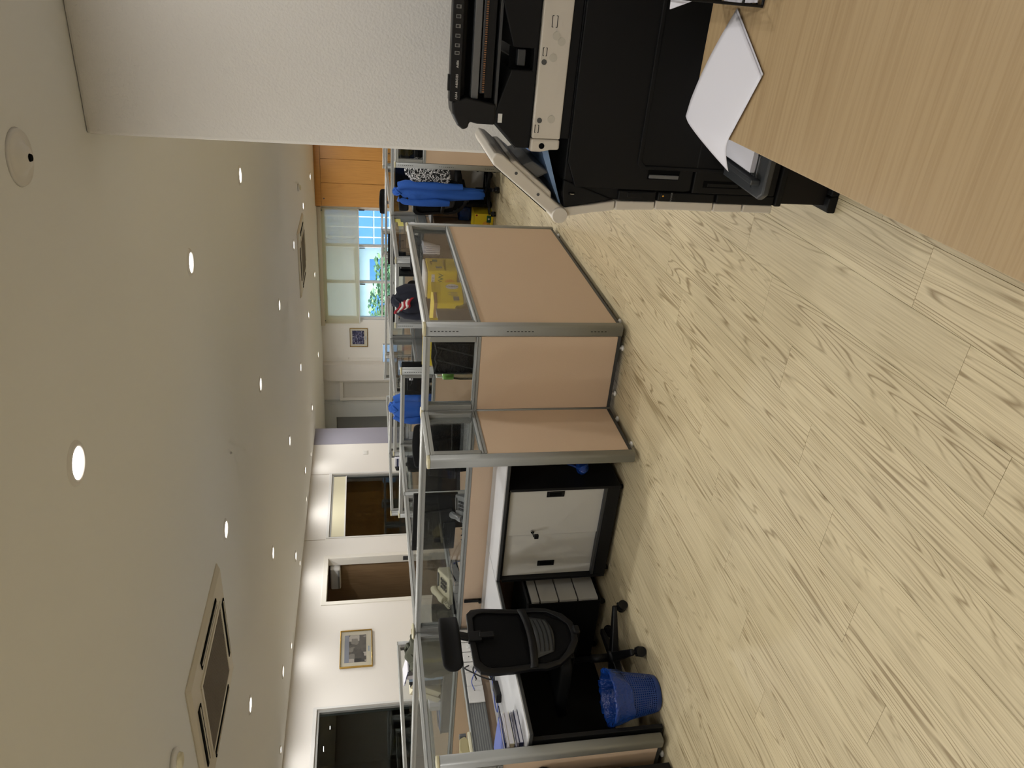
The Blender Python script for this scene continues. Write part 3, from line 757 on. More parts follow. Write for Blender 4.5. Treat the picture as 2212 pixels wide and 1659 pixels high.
    if arms:
        for s_ in (-1, 1):
            MB().tube([(.05, s_ * .23, .44), (.05, s_ * .285, .45), (.04, s_ * .295, .52), (.03, s_ * .295, .655)], .017, 10).build('arm_post', 'plastic_black', t)
            box('armrest', 'plastic_black', t, -.11, .14, s_ * .295 - .04, s_ * .295 + .04, .655, .68, .01, seg=3)
    return t
office_chair('black mesh office chair with headrest, drawn up to the worktop beside the blue bin', (-3.675, 3.06, 0), 0, True, base_rot=.62, arms=False)

# bin and liner
bn = thing('waste_bin', 'blue perforated plastic waste bin on the floor by the mesh chair', 'bin', (-3.505, 2.645, 0))
R0, R1, HB = .098, .142, .275
def rad(z): return R0 + (R1 - R0) * z / HB
m_ = MB(); NA = 60; zs = [.03 + i * .0065 for i in range(33)]
def pt(a, z, dr=0): r = rad(z) + dr; return (r * math.cos(a), r * math.sin(a), z)
for i in range(len(zs) - 1):
    for k in range(NA * 2):
        if i % 2 == 1 and k % 2 == 1: continue          # a square hole
        a0, a1 = 2 * PI * k / (NA * 2), 2 * PI * (k + 1) / (NA * 2)
        m_.add([pt(a0, zs[i]), pt(a1, zs[i]), pt(a1, zs[i + 1]), pt(a0, zs[i + 1])], [(0, 1, 2, 3)], True)
m_.build('perforated_wall', 'blue_plastic', bn)
MB().lathe([(.001, .004), (R0 - .004, .004), (R0, .010), (rad(.031), .031)], 48, close=False).build('bottom', 'blue_plastic', bn)
MB().lathe([(R0 - .01, 0), (R0 - .004, .004)], 40, close=False).build('foot_ring', 'edge_dark', bn)
MB().lathe([(rad(.237), .237), (R1, HB), (R1 + .006, HB), (R1 + .006, HB - .008)], 48, close=False).build('rim', 'blue_plastic', bn)
tb_ = thing('bin_liner', 'crinkled translucent blue bag lining the perforated waste bin', 'bag', (-3.505, 2.645, 0))
def crink(a, k): return .004 * math.sin(7 * a + k) + .003 * math.sin(17 * a + 2 * k) + .002 * math.sin(31 * a + 3 * k)
prof = [(-.05, .125, 0), (-.02, .165, 0), (.003, .20, .003), (.005, .235, .003), (.006, .268, .003), (.012, .286, .006), (.004, .292, .007), (-.008, .285, .007), (-.014, .25, .01), (-.02, .20, .012), (-.03, .13, .014), (-.04, .06, .012)]
vs = []; NS = 72; m_ = MB()
for j, (dr, z, am) in enumerate(prof[2:]):
    for k in range(NS):
        a = 2 * PI * k / NS; cr_ = crink(a, j * 1.7) * am / .005
        zz = z + (.03 * math.sin(2 * a + .6) + .012 * math.sin(5 * a) if j == 0 else 0) - (0.02 * math.sin(2 * a + .6) if j == 1 else 0) + cr_ * .6
        r = rad(min(z, HB)) + dr + .003 + (cr_ if j > 2 else abs(cr_) * .6)
        vs.append((r * math.cos(a), r * math.sin(a), zz))
nj = len(prof) - 2
m_.add(vs, [(j * NS + k, j * NS + (k + 1) % NS, (j + 1) * NS + (k + 1) % NS, (j + 1) * NS + k) for j in range(nj - 1) for k in range(NS)], True)
m_.add([(0, 0, .05)] + [vs[(nj - 1) * NS + k] for k in range(NS)], [(0, 1 + k, 1 + (k + 1) % NS) for k in range(NS)], True)
m_.build('bag', 'blue_bag', tb_)

# cable trunking with socket plates on the side partition
tk = thing('cable_trunking', 'grey ribbed trunking with white sockets along the side partition', 'trunking', (-4.33, 3.22, .83))
box('casing', 'duct_grey', tk, -.038, .0, -.755, .755, 0, .125, .004)
m_ = MB()
for i in range(7): m_.box(0, .003, -.755, .755, .012 + i * .0155, .018 + i * .0155)
m_.build('ridge', 'metal_grey', tk); box('top_lip', 'metal_light', tk, -.038, .012, -.755, .755, .123, .131, .003)
ys = [.74, .62, .53, .44, .345, .24]
for i in range(5):
    a, b_ = ys[i + 1] + .004, ys[i] - .004
    if i == 4: a, b_ = .235, .345
    p = box('socket_plate', 'white_plastic', tk, .003, .012, a, b_, .004, .110, .003)
    c = (a + b_) / 2
    if i % 2 == 0:
        m_ = MB()
        for dy, dz in ((-.012, .045), (.012, .045), (0, .068)): m_.box(.0118, .0126, c + dy - .004, c + dy + .004, dz - .003, dz + .003)
        m_.build('pin_hole', 'ink_black', p)
    else: MB().lathe([(.014, .012), (.014, .015), (.010, .016)], 16, (0, c, .06), 'x').build('data_port', 'ink_white', p)
pb = box('blank_plate', 'white_plastic', tk, .003, .014, .10, .232, .002, .112, .003); box('pin_hole', 'ink_black', pb, .0138, .0146, .19, .196, .06, .066)

def cable(name, label, pts, r, mt, cat='cable', n=40):
    P = [Vector(p) for p in pts]; out = []
    for i in range(len(P) - 1):
        p0, p1, p2, p3 = P[max(i - 1, 0)], P[i], P[i + 1], P[min(i + 2, len(P) - 1)]
        for k in range(8):
            t = k / 8; out.append(.5 * ((2 * p1) + (p2 - p0) * t + (2 * p0 - 5 * p1 + 4 * p2 - p3) * t * t + (3 * p1 - p0 - 3 * p2 + p3) * t ** 3))
    out.append(P[-1])
    return tag(MB().tube(out, r, 6).build(name, mt), label, cat)
cable('power_cable', 'looped black power cable hanging from the white sockets', [(-4.31, 3.62, .91), (-4.24, 3.54, .95), (-4.17, 3.44, .91), (-4.13, 3.36, .85), (-4.12, 3.34, .80), (-4.07, 3.40, .80), (-4.06, 3.50, .85), (-4.12, 3.56, .90), (-4.18, 3.52, .87), (-4.12, 3.42, .80), (-4.08, 3.34, .79), (-4.06, 3.26, .80)], .0055, 'plastic_black')
cable('power_cable', 'black cable coiled around the blue network cables', [(-4.31, 3.50, .87), (-4.20, 3.50, .90), (-4.10, 3.48, .86), (-4.04, 3.46, .80), (-4.10, 3.46, .79), (-4.18, 3.44, .80), (-4.16, 3.36, .79), (-4.10, 3.30, .785), (-4.02, 3.22, .787)], .005, 'plastic_black')
cable('adapter_lead', 'thin black lead trailing from the adapter to the books', [(-4.06, 3.08, .80), (-4.12, 3.02, .788), (-4.2, 3.04, .785), (-4.22, 2.98, .785), (-4.12, 2.94, .785), (-4.10, 2.86, .784), (-4.20, 2.80, .784), (-4.26, 2.72, .784)], .003, 'plastic_black')
cable('network_cable', 'bright blue network cable plugged into the blank socket plate', [(-4.315, 3.42, .895), (-4.27, 3.46, .91), (-4.20, 3.50, .86), (-4.17, 3.44, .80), (-4.19, 3.34, .787), (-4.24, 3.22, .786), (-4.20, 3.14, .786), (-4.14, 3.16, .786)], .0034, 'blue_folder')
cable('network_cable', 'second blue network cable falling in a loose bundle', [(-4.315, 3.60, .87), (-4.26, 3.56, .86), (-4.16, 3.56, .82), (-4.12, 3.48, .79), (-4.16, 3.38, .786), (-4.22, 3.32, .786)], .0034, 'blue_folder')
ad = thing('power_adapter', 'black laptop power adapter lying on the corner worktop', 'adapter', (-4.04, 3.17, DZ), .25)
box('brick', 'plastic_black', ad, -.03, .03, -.075, .075, 0, .034, .006); box('label_sticker', 'ink_white', ad, -.031, -.0295, -.05, .03, .008, .028)
# books and folders stacked at the near end of the corner worktop
BK = [('dark blue ring binder', 'navy_folder', .022, 0), ('white bound report', 'paper', .014, .02), ('navy hard cover notebook', 'navy_folder', .010, -.03), ('thick cream book', 'cream', .030, .01),
      ('white thin folder', 'paper', .012, -.02), ('dark thin folder', 'navy_folder', .008, .03), ('glossy blue folder', 'blue_folder', .012, -.06)]
z = DZ + .001
for i, (nm, mt, h, da) in enumerate(BK):
    t = thing('book', '%s in the stack by the partition end, %s' % (nm, ['lowest', 'second from below', 'third from below', 'in the middle', 'third from top', 'second from top', 'topmost'][i]), 'book', (-3.80 + .012 * random.uniform(-1, 1), 2.625 + da * .3, z), PI / 2 + da * 1.5, 'books on the corner worktop')
    box('cover', mt, t, -.105, .105, -.15, .15, 0, .0022, .001); box('cover', mt, t, -.105, .105, -.15, .15, h - .0022, h, .001); box('pages', 'paper', t, -.10, .098, -.146, .146, .0022, h - .0022)
    box('spine', mt, t, -.107, -.104, -.15, .15, 0, h, .001); z += h + .0008
hp = thing('hole_puncher', 'cream and grey hole puncher on the trunking by the partition end', 'hole punch', (-4.340, 3.0, .962), 0)
box('base', 'cream', hp, -.025, .03, -.10, .10, 0, .022, .006); MB().prism([(-.09, .022), (.05, .022), (.075, .04), (.06, .075), (-.02, .085), (-.07, .05)], 'x', -.015, .02).build('lever', 'cream_dark', hp, bevel=.005); box('guide', 'plastic_grey', hp, -.018, .022, .075, .095, .03, .075, .003)
cpn = thing('cable_clip', 'small black clip bracket on the partition above the worktop', 'bracket', (-4.07, 4.008, .785))
box('stem', 'plastic_black', cpn, -.012, .012, -.014, 0, 0, .125, .003); box('foot', 'plastic_black', cpn, -.012, .012, -.03, 0, 0, .02, .003)
dv = thing('sensor_box', 'flat cream round device resting on the partition corner', 'device', (-4.395, 4.05, TOP + .001), .2)
MB().lathe([(.045, 0), (.06, .004), (.06, .012), (.05, .018)], 24).build('body', 'cap_cream', dv); MB().lathe([(.02, .018), (.018, .022)], 16).build('button', 'cream_dark', dv)
bg_ = thing('plastic_bag', 'small scrunched blue plastic bag behind the black cabinet side', 'bag', (-2.66, 3.77, .0))
MB().grid(lambda u, v: ((.045 + .012 * math.sin(9 * u * 6.28 / 2 + 5 * v)) * math.sin(v * PI) ** .6 * math.cos(2 * PI * u), (.055 + .010 * math.sin(7 * u * 6.28 + 3 * v)) * math.sin(v * PI) ** .6 * math.sin(2 * PI * u), .20 + .09 * v), 28, 10).build('sack', 'blue_bag', bg_)
MB().tube([(0, 0, .285), (.01, .01, .33), (.03, .02, .38), (.06, .0, .40)], [.01, .006, .005, .006], 8).build('handles', 'blue_bag', bg_)
bg_.location = (-2.705, 3.75, 0.01)

# dark desk end of the neighbouring workstation at the bottom left
worktop('desk', 'dark edged desk end at the extreme bottom left corner', -4.45, -3.66, 1.5, 2.36, z=.74, legs=[(-4.40, -3.66, 2.29, 2.325)], mt='edge_dark')
ch_l = thing('cable_spool', 'black round knob at the left edge below the partition end', 'knob', (-3.70, 2.372, .70))
MB().lathe([(.03, -.014), (.034, -.008), (.034, .008), (.03, .014)], 18, (0, 0, 0), 'y').build('disc', 'plastic_black', ch_l); MB().lathe([(.010, .014), (.010, .02)], 10, (0, 0, 0), 'y').build('screw', 'metal_dark', ch_l)

# ================================================================== COPIER
cp = thing('office_copier', 'black and beige office copier in front of the pillar', 'copier', (0, 2.334, 0))
Yb = .61
X0 = -.62
box('body', 'copier_black', cp, X0, .06, .012, Yb, .222, .972, .006)
box('cabinet_base', 'copier_brown', cp, X0 + .008, .06, .006, Yb, .03, .222, .004)
box('base_skirt', 'copier_black', cp, X0, .06, -.006, Yb, .20, .226, .006)
MB().prism([(-.632, 0), (-.632, .026), (-.622, .034), (-.58, .034), (-.574, .02), (-.574, 0)], 'y', -.02, Yb).build('foot_bar', 'copier_black', cp, bevel=.004)
box('foot_bar', 'copier_black', cp, -.574, .06, -.02, .03, 0.0, .03, .004)
# beige front covers, seen edge on
def cover(pts): return MB().prism(pts, 'y', .0, Yb).build('front_cover', 'copier_beige', cp, bevel=.004)
cover([(-.618, .228), (-.645, .228), (-.645, .336), (-.618, .336)]); cover([(-.618, .340), (-.646, .340), (-.646, .443), (-.618, .443)])
cover([(-.616, .447), (-.647, .447), (-.645, .55), (-.646, .650), (-.616, .650)]); cover([(-.620, .654), (-.647, .654), (-.650, .72), (-.652, .788), (-.622, .788)])
cover([(-.622, .792), (-.653, .792), (-.664, .87), (-.680, .96), (-.684, .975), (-.652, .975), (-.638, .88)])
MB().prism([(-.618, .80), (-.652, .962), (-.60, .972), (-.56, .972)], 'y', .004, Yb).build('front_shoulder', 'copier_black', cp, bevel=.004)
# big side door, chamfered, with a recess and handle
MB().prism([(.06, .541), (-.578, .541), (-.582, .56), (-.580, .935), (-.50, .968), (.06, .966)], 'y', -.004, .014).build('side_door', 'copier_black', cp, bevel=.003)
fr_ = MB(); a0, a1, c0, c1 = -.502, .06, .40, .725
for k in range(1): pass
rc = MB().prism([(a0 + .012, c0), (a1, c0), (a1, c1), (a0 + .012, c1), (a0, c1 - .012), (a0, c0 + .012)], 'y', -.0045, -.0040).build('recess_panel', 'copier_black', cp)
MB().prism([(a0 - .012, c0), (a0 - .012, c1), (a0 + .004, c1 + .014), (a1, c1 + .014), (a1, c1), (a0 + .014, c1), (a0, c1 - .014), (a0, c0)], 'y', -.010, -.003).build('recess_rim', 'copier_black', cp, bevel=.003)
hd = box('door_handle', 'slot_black', cp, -.545, -.510, -.0062, -.003, .588, .697, .002); box('grip', 'plastic_grey', hd, -.541, -.529, -.012, -.005, .592, .693, .002)
for zz0, zz1 in ((.655, .785), (.45, .648), (.23, .44)): box('front_corner_panel', 'copier_black', cp, -.617, -.586, -.003, .02, zz0, zz1, .004)
box('lower_panel', 'copier_black', cp, -.585, .06, -.006, .014, .236, .534, .004)
ph = box('lower_panel_pull', 'slot_black', cp, -.565, -.542, -.0075, -.005, .36, .50, .002); box('pull_lip', 'copier_black', ph, -.560, -.549, -.010, -.007, .375, .485, .002)
pw_ = box('power_cover', 'copier_black', cp, -.606, -.588, -.006, -.002, .585, .64, .002); text('print', 'POWER', .009, 'ink_grey', pw_, (-.600, -.0064, .602), (PI / 2, 0, 0)); MB().lathe([(.003, -.0068), (.003, -.006)], 10, (-.598, 0, .632), 'y').build('lamp', 'yellow_orange', pw_)
box('side_catch', 'copier_black', cp, -.607, -.590, -.005, -.001, .70, .755, .002)
us = box('usb_port', 'slot_black', cp, -.606, -.600, -.0045, .012, .932, .952, .001); box('contact', 'chrome', us, -.604, -.602, -.0052, -.004, .935, .949)
# scanner belt
box('neck', 'copier_black', cp, -.435, .06, .008, Yb - .02, .97, 1.003, .003)
bt = box('scanner_belt', 'copier_beige', cp, -.437, .06, .0, Yb, 1.001, 1.090, .004)
MB().prism([(-.438, 1.001), (-.468, 1.001), (-.470, 1.03), (-.477, 1.06), (-.477, 1.093), (-.438, 1.093)], 'y', -.003, Yb).build('belt_end', 'copier_beige', cp, bevel=.006)
ho = MB().lathe([(.009, -.0042), (.009, -.002)], 16, (-.458, 0, 1.058), 'y').build('screw_hole', 'slot_black', cp)
for x, z in ((-.218, 1.075), (-.383, 1.072)):
    s_ = MB().lathe([(.0078, -.002), (.0078, -.0005)], 14, (x, 0, z), 'y').build('screw', 'metal_dark', bt)
for x, z in ((-.146, 1.045), (-.160, 1.028), (-.205, 1.048), (-.378, 1.035)): MB().lathe([(.0115, -.0012), (.0115, .001)], 20, (x, 0, z), 'y').build('plug_disc', 'copier_disc', bt)
for x, z, q in ((-.108, 1.054, .03), (-.190, 1.075, .022), (-.408, 1.078, .022)):
    m_ = MB()
    for s_ in (-1, 1):
        zc = z; m_.box(x - q * .5, x + q * .5, -.0010, .0005, zc + s_ * q * .26 - .0009, zc + s_ * q * .26 + .0009)
        for e in (-1, 1): m_.box(x + e * q * .5 - .0009, x + e * q * .5 + .0009, -.0010, .0005, zc + s_ * q * .12, zc + s_ * q * .26)
    m_.build('bracket_mark', 'ink_black', bt)
# document feeder
MB().prism([(.06, 1.092), (-.470, 1.092), (-.470, 1.135), (-.402, 1.206), (-.36, 1.206), (-.245, 1.168), (-.245, 1.105), (-.185, 1.105), (-.185, 1.168), (-.07, 1.206), (.06, 1.206)], 'y', .012, Yb).build('feeder_base', 'copier_black', cp, bevel=.004)
nt_ = box('notch_handle', 'plastic_dkgrey', cp, -.236, -.190, .03, .06, 1.125, 1.15, .003); box('notch_back', 'slot_black', cp, -.245, -.185, .06, .064, 1.10, 1.17)
MB().prism([(-.475, 1.137), (-.398, 1.216), (-.396, 1.212), (-.468, 1.133)], 'y', .02, Yb).build('feeder_side_cover', 'plastic_dkgrey', cp)
box('feeder_cavity', 'slot_black', cp, -.385, .06, .05, .5, 1.206, 1.245); box('feeder_throat', 'slot_black', cp, -.385, .06, .05, .10, 1.245, 1.30); box('output_bed', 'plastic_dkgrey', cp, -.40, .06, .015, .06, 1.204, 1.212)
box('feed_strip', 'plastic_grey', cp, -.335, .06, .02, .05, 1.262, 1.284, .003); box('feed_bar', 'plastic_dkgrey', cp, -.32, .06, .024, .052, 1.236, 1.258, .003)
rl = MB()
for i in range(60): rl.box(-.315 + i * .006, -.312 + i * .006, .016, .03, 1.246, 1.252)
tag(rl.build('anti_static_brush', 'copper', cp), kind='stuff'); box('brush_holder', 'black_satin', cp, -.33, .06, .018, .03, 1.222, 1.244)
MB().prism([(-.405, 1.208), (-.405, 1.262), (-.40, 1.286), (-.418, 1.290), (-.424, 1.305), (-.412, 1.322), (-.38, 1.338), (-.345, 1.342), (-.33, 1.30), (-.345, 1.208)], 'y', .004, .13).build('feeder_end_cap', 'plastic_black', cp, bevel=.006, seg=3)
lp = box('feeder_lip', 'plastic_black', cp, -.344, .06, .0, .05, 1.318, 1.350, .003); MB().prism([(.05, 1.300), (.05, 1.338), (.12, 1.322), (Yb, 1.262), (Yb, 1.24), (.12, 1.29)], 'x', -.38, .06).build('feeder_top', 'copier_black', cp, bevel=.004)
box('lip_tab', 'plastic_black', cp, -.315, -.270, .004, .02, 1.348, 1.356, .001)
for s_, x in (('A3', -.332), ('A4', -.322), ('A4', -.300), ('B5', -.292), ('A5', -.284), ('B5', -.272), ('A6', -.245), ('B6', -.235)): text('print', s_, .0095, 'ink_white', lp, (x, -.0005, 1.330), (PI / 2, -PI / 2 * 0, 0))
for i, x in enumerate((-.21, -.19, -.165, -.14, -.115, -.09)):
    q = box('pictogram', 'ink_grey', lp, x - .0055, x + .0045, -.0008, .001, 1.326, 1.340, .001); box('pictogram_inner', 'ink_black', q, x - .0035, x + .0025, -.0011, .0, 1.328 + .002 * (i % 2), 1.338)
box('size_sticker', 'ink_white', cp, -.398, -.372, .0108, .013, 1.186, 1.199)
# control panel on its arm
cpn_ = MB(); A_ = Vector((-.671, 0, .978)); Bp = Vector((-.487, 0, 1.200)); d = (Bp - A_).normalized(); nrm = Vector((-d.z, 0, d.x))
P2 = lambda s_, n_: tuple((A_ + d * s_ + nrm * n_)[i] for i in (0, 2))
pn = MB().prism([P2(0, .018), P2(.27, .030), P2(.288, .022), P2(.292, -.002), P2(.27, -.012), P2(.0, -.022), P2(-.015, 0)], 'y', -.01, .40).build('control_panel', 'copier_beige', cp, bevel=.006, seg=3)
MB().prism([P2(.05, -.014), P2(.24, -.008), P2(.225, -.026), P2(.07, -.034)], 'y', .0, .39).build('panel_back', 'copier_beige', pn, bevel=.006)
MB().prism([P2(.03, .0245), P2(.26, .0335), P2(.26, .0300), P2(.03, .0215)], 'y', .02, .37).build('touch_screen', 'screen_black', pn)
MB().lathe([(.024, -.022), (.026, -.016), (.026, .41), (.024, .415)], 28, tuple(A_ + Vector((0, 0, .0))), 'y').build('hinge_barrel', 'copier_beige', cp)
for s_ in (.10, .20): MB().lathe([(.005, -.0112), (.005, -.009)], 12, tuple(A_ + d * s_), 'y').build('panel_screw', 'metal_dark', pn)
MB().prism([P2(.12, -.03), P2(.19, -.025), P2(.17, -.06), P2(.10, -.075)], 'y', .05, .33).build('panel_joint', 'plastic_grey', cp, bevel=.006)
MB().prism([(-.47, 1.03), (-.50, 1.02), (-.60, .985), (-.645, .968), (-.64, .975), (-.59, 1.0), (-.50, 1.04), (-.47, 1.05)], 'y', .03, .45).build('output_tray', 'steel_blue', cp)
# open bypass tray with paper
by = MB().prism([(-.560, -.0), (-.555, -.33), (-.535, -.36), (-.20, -.36), (-.18, -.34), (-.18, 0)], 'z', 0, .022).build('bypass_tray', 'plastic_dkgrey', cp, bevel=.006)
by.location = (.04, 0, .415); by.rotation_euler = (-.12, 0, 0)
m_ = MB()
for i in range(9): m_.box(-.50, -.44, -.30 + i * .018, -.292 + i * .018, .022, .026)
m_.build('paper_guide_ribs', 'plastic_grey', by); box('paper_guide', 'plastic_dkgrey', by, -.515, -.50, -.33, -.02, .022, .05, .003)
box('paper_stack', 'paper', by, -.49, -.22, -.28, .0, .026, .040); text('print', 'E', .022, 'ink_black', by, (-.528, -.27, .0235), (0, 0, -PI / 2)); text('print', 'M', .016, 'ink_white', by, (-.508, -.10, .0515), (0, 0, -PI / 2))

# ================================================================== WOODEN DESK, PAPER, WIRE TRAY
dk = thing('wooden_desk', 'light wood desk filling the lower right foreground', 'desk', (.7, 1.1, 0))
box('desktop', 'desk_wood', dk, -1.003, .9, -1.0, .873, .715, .740, .002)
for x in (-.93, .85): box('leg_panel', 'desk_wood', dk, x - .012, x + .012, -.95, .80, 0.002, .715, .001)
box('modesty_panel', 'desk_wood', dk, -.9, .83, .70, .72, .15, .715, .001)
def sheet(label, dz, sh):
    A_, B_, C_, D_ = Vector((-.03 + sh, 1.822, 0)), Vector((-.150 + sh, 1.628, 0)), Vector((-.296 + sh, 2.005, 0)), Vector((-.388 + sh, 1.775, 0))
    def fn(u, v):
        p = A_.lerp(B_, v).lerp(C_.lerp(D_, v), u)
        over = max(0, -.303 - p.x); ovy = max(0, p.y - 1.973)
        return (p.x, p.y, .742 + dz - .046 * (over / .085) ** 1.4 - ovy * .1 + .010 * math.sin(PI * u) * (1 - v))
    return tag(MB().grid(fn, 28, 16).build('paper_sheet', 'paper', solid=.0004), label, 'paper', 'loose sheets on the wooden desk')
sheet('top white paper sheet drooping over the wooden desk corner', .0042, 0); sheet('lower paper sheet under the drooping one on the wooden desk', .0022, .006)
wt = thing('wire_tray', 'black wire letter tray at the top edge of the wooden desk', 'tray', (-.015, 1.70, .741))
def wire_tray(t, z0, w_, d_, h):
    f = MB()
    for z in (z0, z0 + h): f.tube([(0, 0, z), (w_, 0, z), (w_, d_, z), (0, d_, z), (0, 0, z)], .003, 6)
    f.build('rim_wire', 'plastic_black', t)
    g = MB()
    for i in range(9): x = w_ * i / 8; g.tube([(x, 0, z0 + h), (x, 0, z0), (x, d_, z0), (x, d_, z0 + h)], .0018, 5)
    for i in range(9): y = d_ * i / 8; g.tube([(0, y, z0 + h), (0, y, z0), (w_, y, z0)], .0018, 5)
    g.build('wire_grid', 'plastic_black', t)
wire_tray(wt, .004, .30, .22, .045); wire_tray(wt, .125, .30, .22, .045)
for a, b_ in ((0, 0), (0, .22), (.3, 0), (.3, .22)): MB().tube([(a, b_, .003), (a, b_, .17)], .0035, 6).build('upright_wire', 'plastic_black', wt)
tag(B(-.035, .21, -.03, .12, 0, .003).build('paper_sheet', 'paper', loc=(.015, 1.79, .875), rz=.18), 'white paper sticking out of the upper wire tray', 'paper')
tag(B(-.02, .21, -.02, .15, 0, .003).build('paper_sheet', 'paper', loc=(.01, 1.73, .752), rz=.05), 'white paper lying in the lower wire tray', 'paper')

# ================================================================== YELLOW BOX WORKSTATION (behind the long partition)
worktop('desk', 'white worktop behind the short partition with the green bottle', -3.1, -1.95, 4.09, 4.80, legs=[(-3.08, -3.05, 4.1, 4.7), (-2.0, -1.97, 4.1, 4.7)], mt='laminate_grey')
worktop('desk', 'grey worktop behind the sliding door cabinet holding the phones', -4.36, -3.11, 4.09, 4.90, legs=[(-4.34, -4.31, 4.1, 4.8), (-3.2, -3.17, 4.1, 4.8)])
lc = thing('low_cupboard', 'low grey cupboard carrying the yellow boxes', 'cupboard', (-2.29, 5.42, 0))
box('body', 'plastic_grey', lc, -.33, .35, -.52, .56, .03, .855, .004); box('top_board', 'plastic_grey', lc, -.335, .355, -.525, .565, .856, .87, .003)
for y0, y1 in ((-.51, .015), (.025, .55)): box('door', 'door_grey', lc, .351, .36, y0, y1, .05, .845, .002)
for a in (-.28, .3):
    for b_ in (-.47, .5): MB().lathe([(.015, 0), (.015, .03)], 10, (a, b_, 0)).build('foot', 'plastic_black', lc)
def carton(label, loc, rz, w_, d_, h, extra=None):
    """local: +x face width d_ (along y), -y face width w_"""
    t = thing('paper_carton', label, 'box', loc, rz)
    box('carton_body', 'yellow_box', t, -w_, 0, 0, d_, 0, h, .004)
    return t
c2 = carton('yellow paper carton with text and white top standing farthest along the partition', (-2.12, 5.655, .871), 0, .24, .30, .235)
box('top_wrap', 'white_cloth', c2, -.235, -.005, .005, .295, .2355, .262, .012, seg=3)
q = box('flap', 'yellow_side', c2, .0005, .005, .02, .28, .10, .235, .001); text('print', 'A4  80g', .026, 'ink_black', q, (.0056, .17, .20), (PI / 2, 0, PI / 2)); box('print_block', 'green_print', q, .0048, .0056, .20, .25, .145, .185); box('barcode', 'ink_grey', q, .0048, .0056, .05, .09, .12, .17)
text('print', 'IK YELLOW', .062, 'green_print', c2, (-.02, -.0012, .13), (PI / 2, 0, 0), 'RIGHT'); st = box('sticker', 'paper', c2, -.14, -.03, -.0016, .001, .182, .208); text('print', 'TRAY 24', .016, 'ink_black', st, (-.085, -.0022, .195), (PI / 2, 0, 0))
MB().lathe([(.05, -.0012), (.05, .001)], 24, (-.12, 0, .06), 'y').build('print_disc', 'yellow_orange', c2)
c1 = carton('yellow paper carton with open flap and round A4 label', (-2.204, 5.20, .871), -.36, .40, .23, .225)
q = box('flap', 'yellow_box', c1, .004, .008, .0, .225, .0, .165, .001); ov = MB().lathe([(.5, -.0009), (.5, .0003)], 28, (0, 0, 0), 'x').build('oval_label', 'paper', q); ov.location = (.0085, .175, .075); ov.scale = (1, .055, .10)
text('print', 'DOUBLE A4', .018, 'ink_black', q, (.0095, .175, .075), (PI / 2, PI / 2, PI / 2)); box('barcode', 'ink_grey', q, .0083, .009, .02, .065, .03, .075)
m_ = MB()
for i in range(4): m_.box(.0083, .009, .07 + i * .013, .074 + i * .013, .04, .09 + .02 * (i % 2))
m_.build('print_lines', 'ink_grey', q); box('upper_flap', 'yellow_side', c1, .003, .006, .115, .228, .168, .235, .001); box('tape_strip', 'tape_brown', c1, -.39, .002, -.0012, .232, .198, .222)
rl_ = MB().lathe([(.078, -.0012), (.078, .001)], 32, (-.15, 0, .10), 'y').build('round_label', 'paper', c1); text('print', 'A4', .075, 'ink_black', rl_, (-.15, -.0022, .125), (PI / 2, 0, 0)); text('print', '210x297mm', .018, 'ink_black', rl_, (-.15, -.0022, .075), (PI / 2, 0, 0)); text('print', '500 SHEETS', .014, 'ink_grey', rl_, (-.15, -.0022, .052), (PI / 2, 0, 0))
yf = thing('yellow_envelope', 'bright yellow upright folder behind the black tray', 'folder', (-2.16, 4.44, DZ))
box('sleeve', 'yellow_box', yf, -.17, .17, -.012, .012, 0, .44, .003); box('insert', 'yellow_side', yf, -.165, .165, -.006, .006, .02, .455)
tr_ = thing('desk_tray', 'ribbed black plastic file tray on the worktop behind the short partition', 'tray', (-2.15, 4.28, DZ))
m_ = MB().box(-.105, .105, -.11, .11, .0, .012).box(-.105, -.095, -.11, .11, .012, .40).box(.095, .105, -.11, .11, .012, .40).box(-.105, .105, .098, .11, .012, .40)
m_.build('casing', 'plastic_black', tr_, bevel=.003)
m_ = MB()
for i in range(16): z = .03 + i * .0235; m_.grid(lambda u, v: (-.095 + .19 * u, -.106 + .006 * v + .004 * math.sin(u * 18 + i), z + .012 * v + .006 * math.sin(u * 14 + i * 1.3)), 16, 1)
tag(m_.build('ribs', 'plastic_black', tr_, solid=.002), kind='stuff')
box('front_board', 'plastic_black', tr_, -.095, .095, -.098, -.094, .012, .395)
for x0 in (-.09, .0): MB().tube([(x0, -.112, .06), (x0 + .085, -.112, .38)], .004, 6).build('diagonal_bar', 'plastic_dkgrey', tr_)
gb = thing('cardboard_sheet', 'grey card folder standing at the corner behind the post', 'folder', (-2.0, 4.40, DZ))
box('board', 'plastic_grey', gb, -.012, .012, -.20, .20, 0, .36, .002); box('inner_sheet', 'plastic_dkgrey', gb, -.018, -.013, -.19, .19, 0, .345)
bg2 = tag(MB().grid(lambda u, v: (-2.06 + .03 * math.sin(5 * v) + .02 * u, 4.62 + .20 * u + .02 * math.sin(6 * u + 2 * v), .784 + .25 * v * (1 - .3 * u) + .015 * math.sin(9 * u)), 12, 10).build('plastic_wrap', 'plastic_clear', solid=.002), 'crumpled clear plastic wrap in front of the yellow carton', 'wrap')
bo = thing('water_bottle', 'clear water bottle with green cap and white loop beside the black tray', 'bottle', (-2.335, 4.32, DZ + .001)); bo.scale = (1, 1, 1.25)
MB().lathe([(.034, 0), (.040, .006), (.040, .17), (.034, .20), (.030, .21)], 24).build('body', 'plastic_clear', bo); MB().lathe([(.036, .205), (.038, .21), (.038, .255), (.032, .262)], 24).build('cap', 'green_plastic', bo)
MB().tube([(-.02, 0, .258), (-.022, 0, .29), (.012, 0, .298), (.016, 0, .262)], .007, 8).build('loop', 'white_plastic', bo)
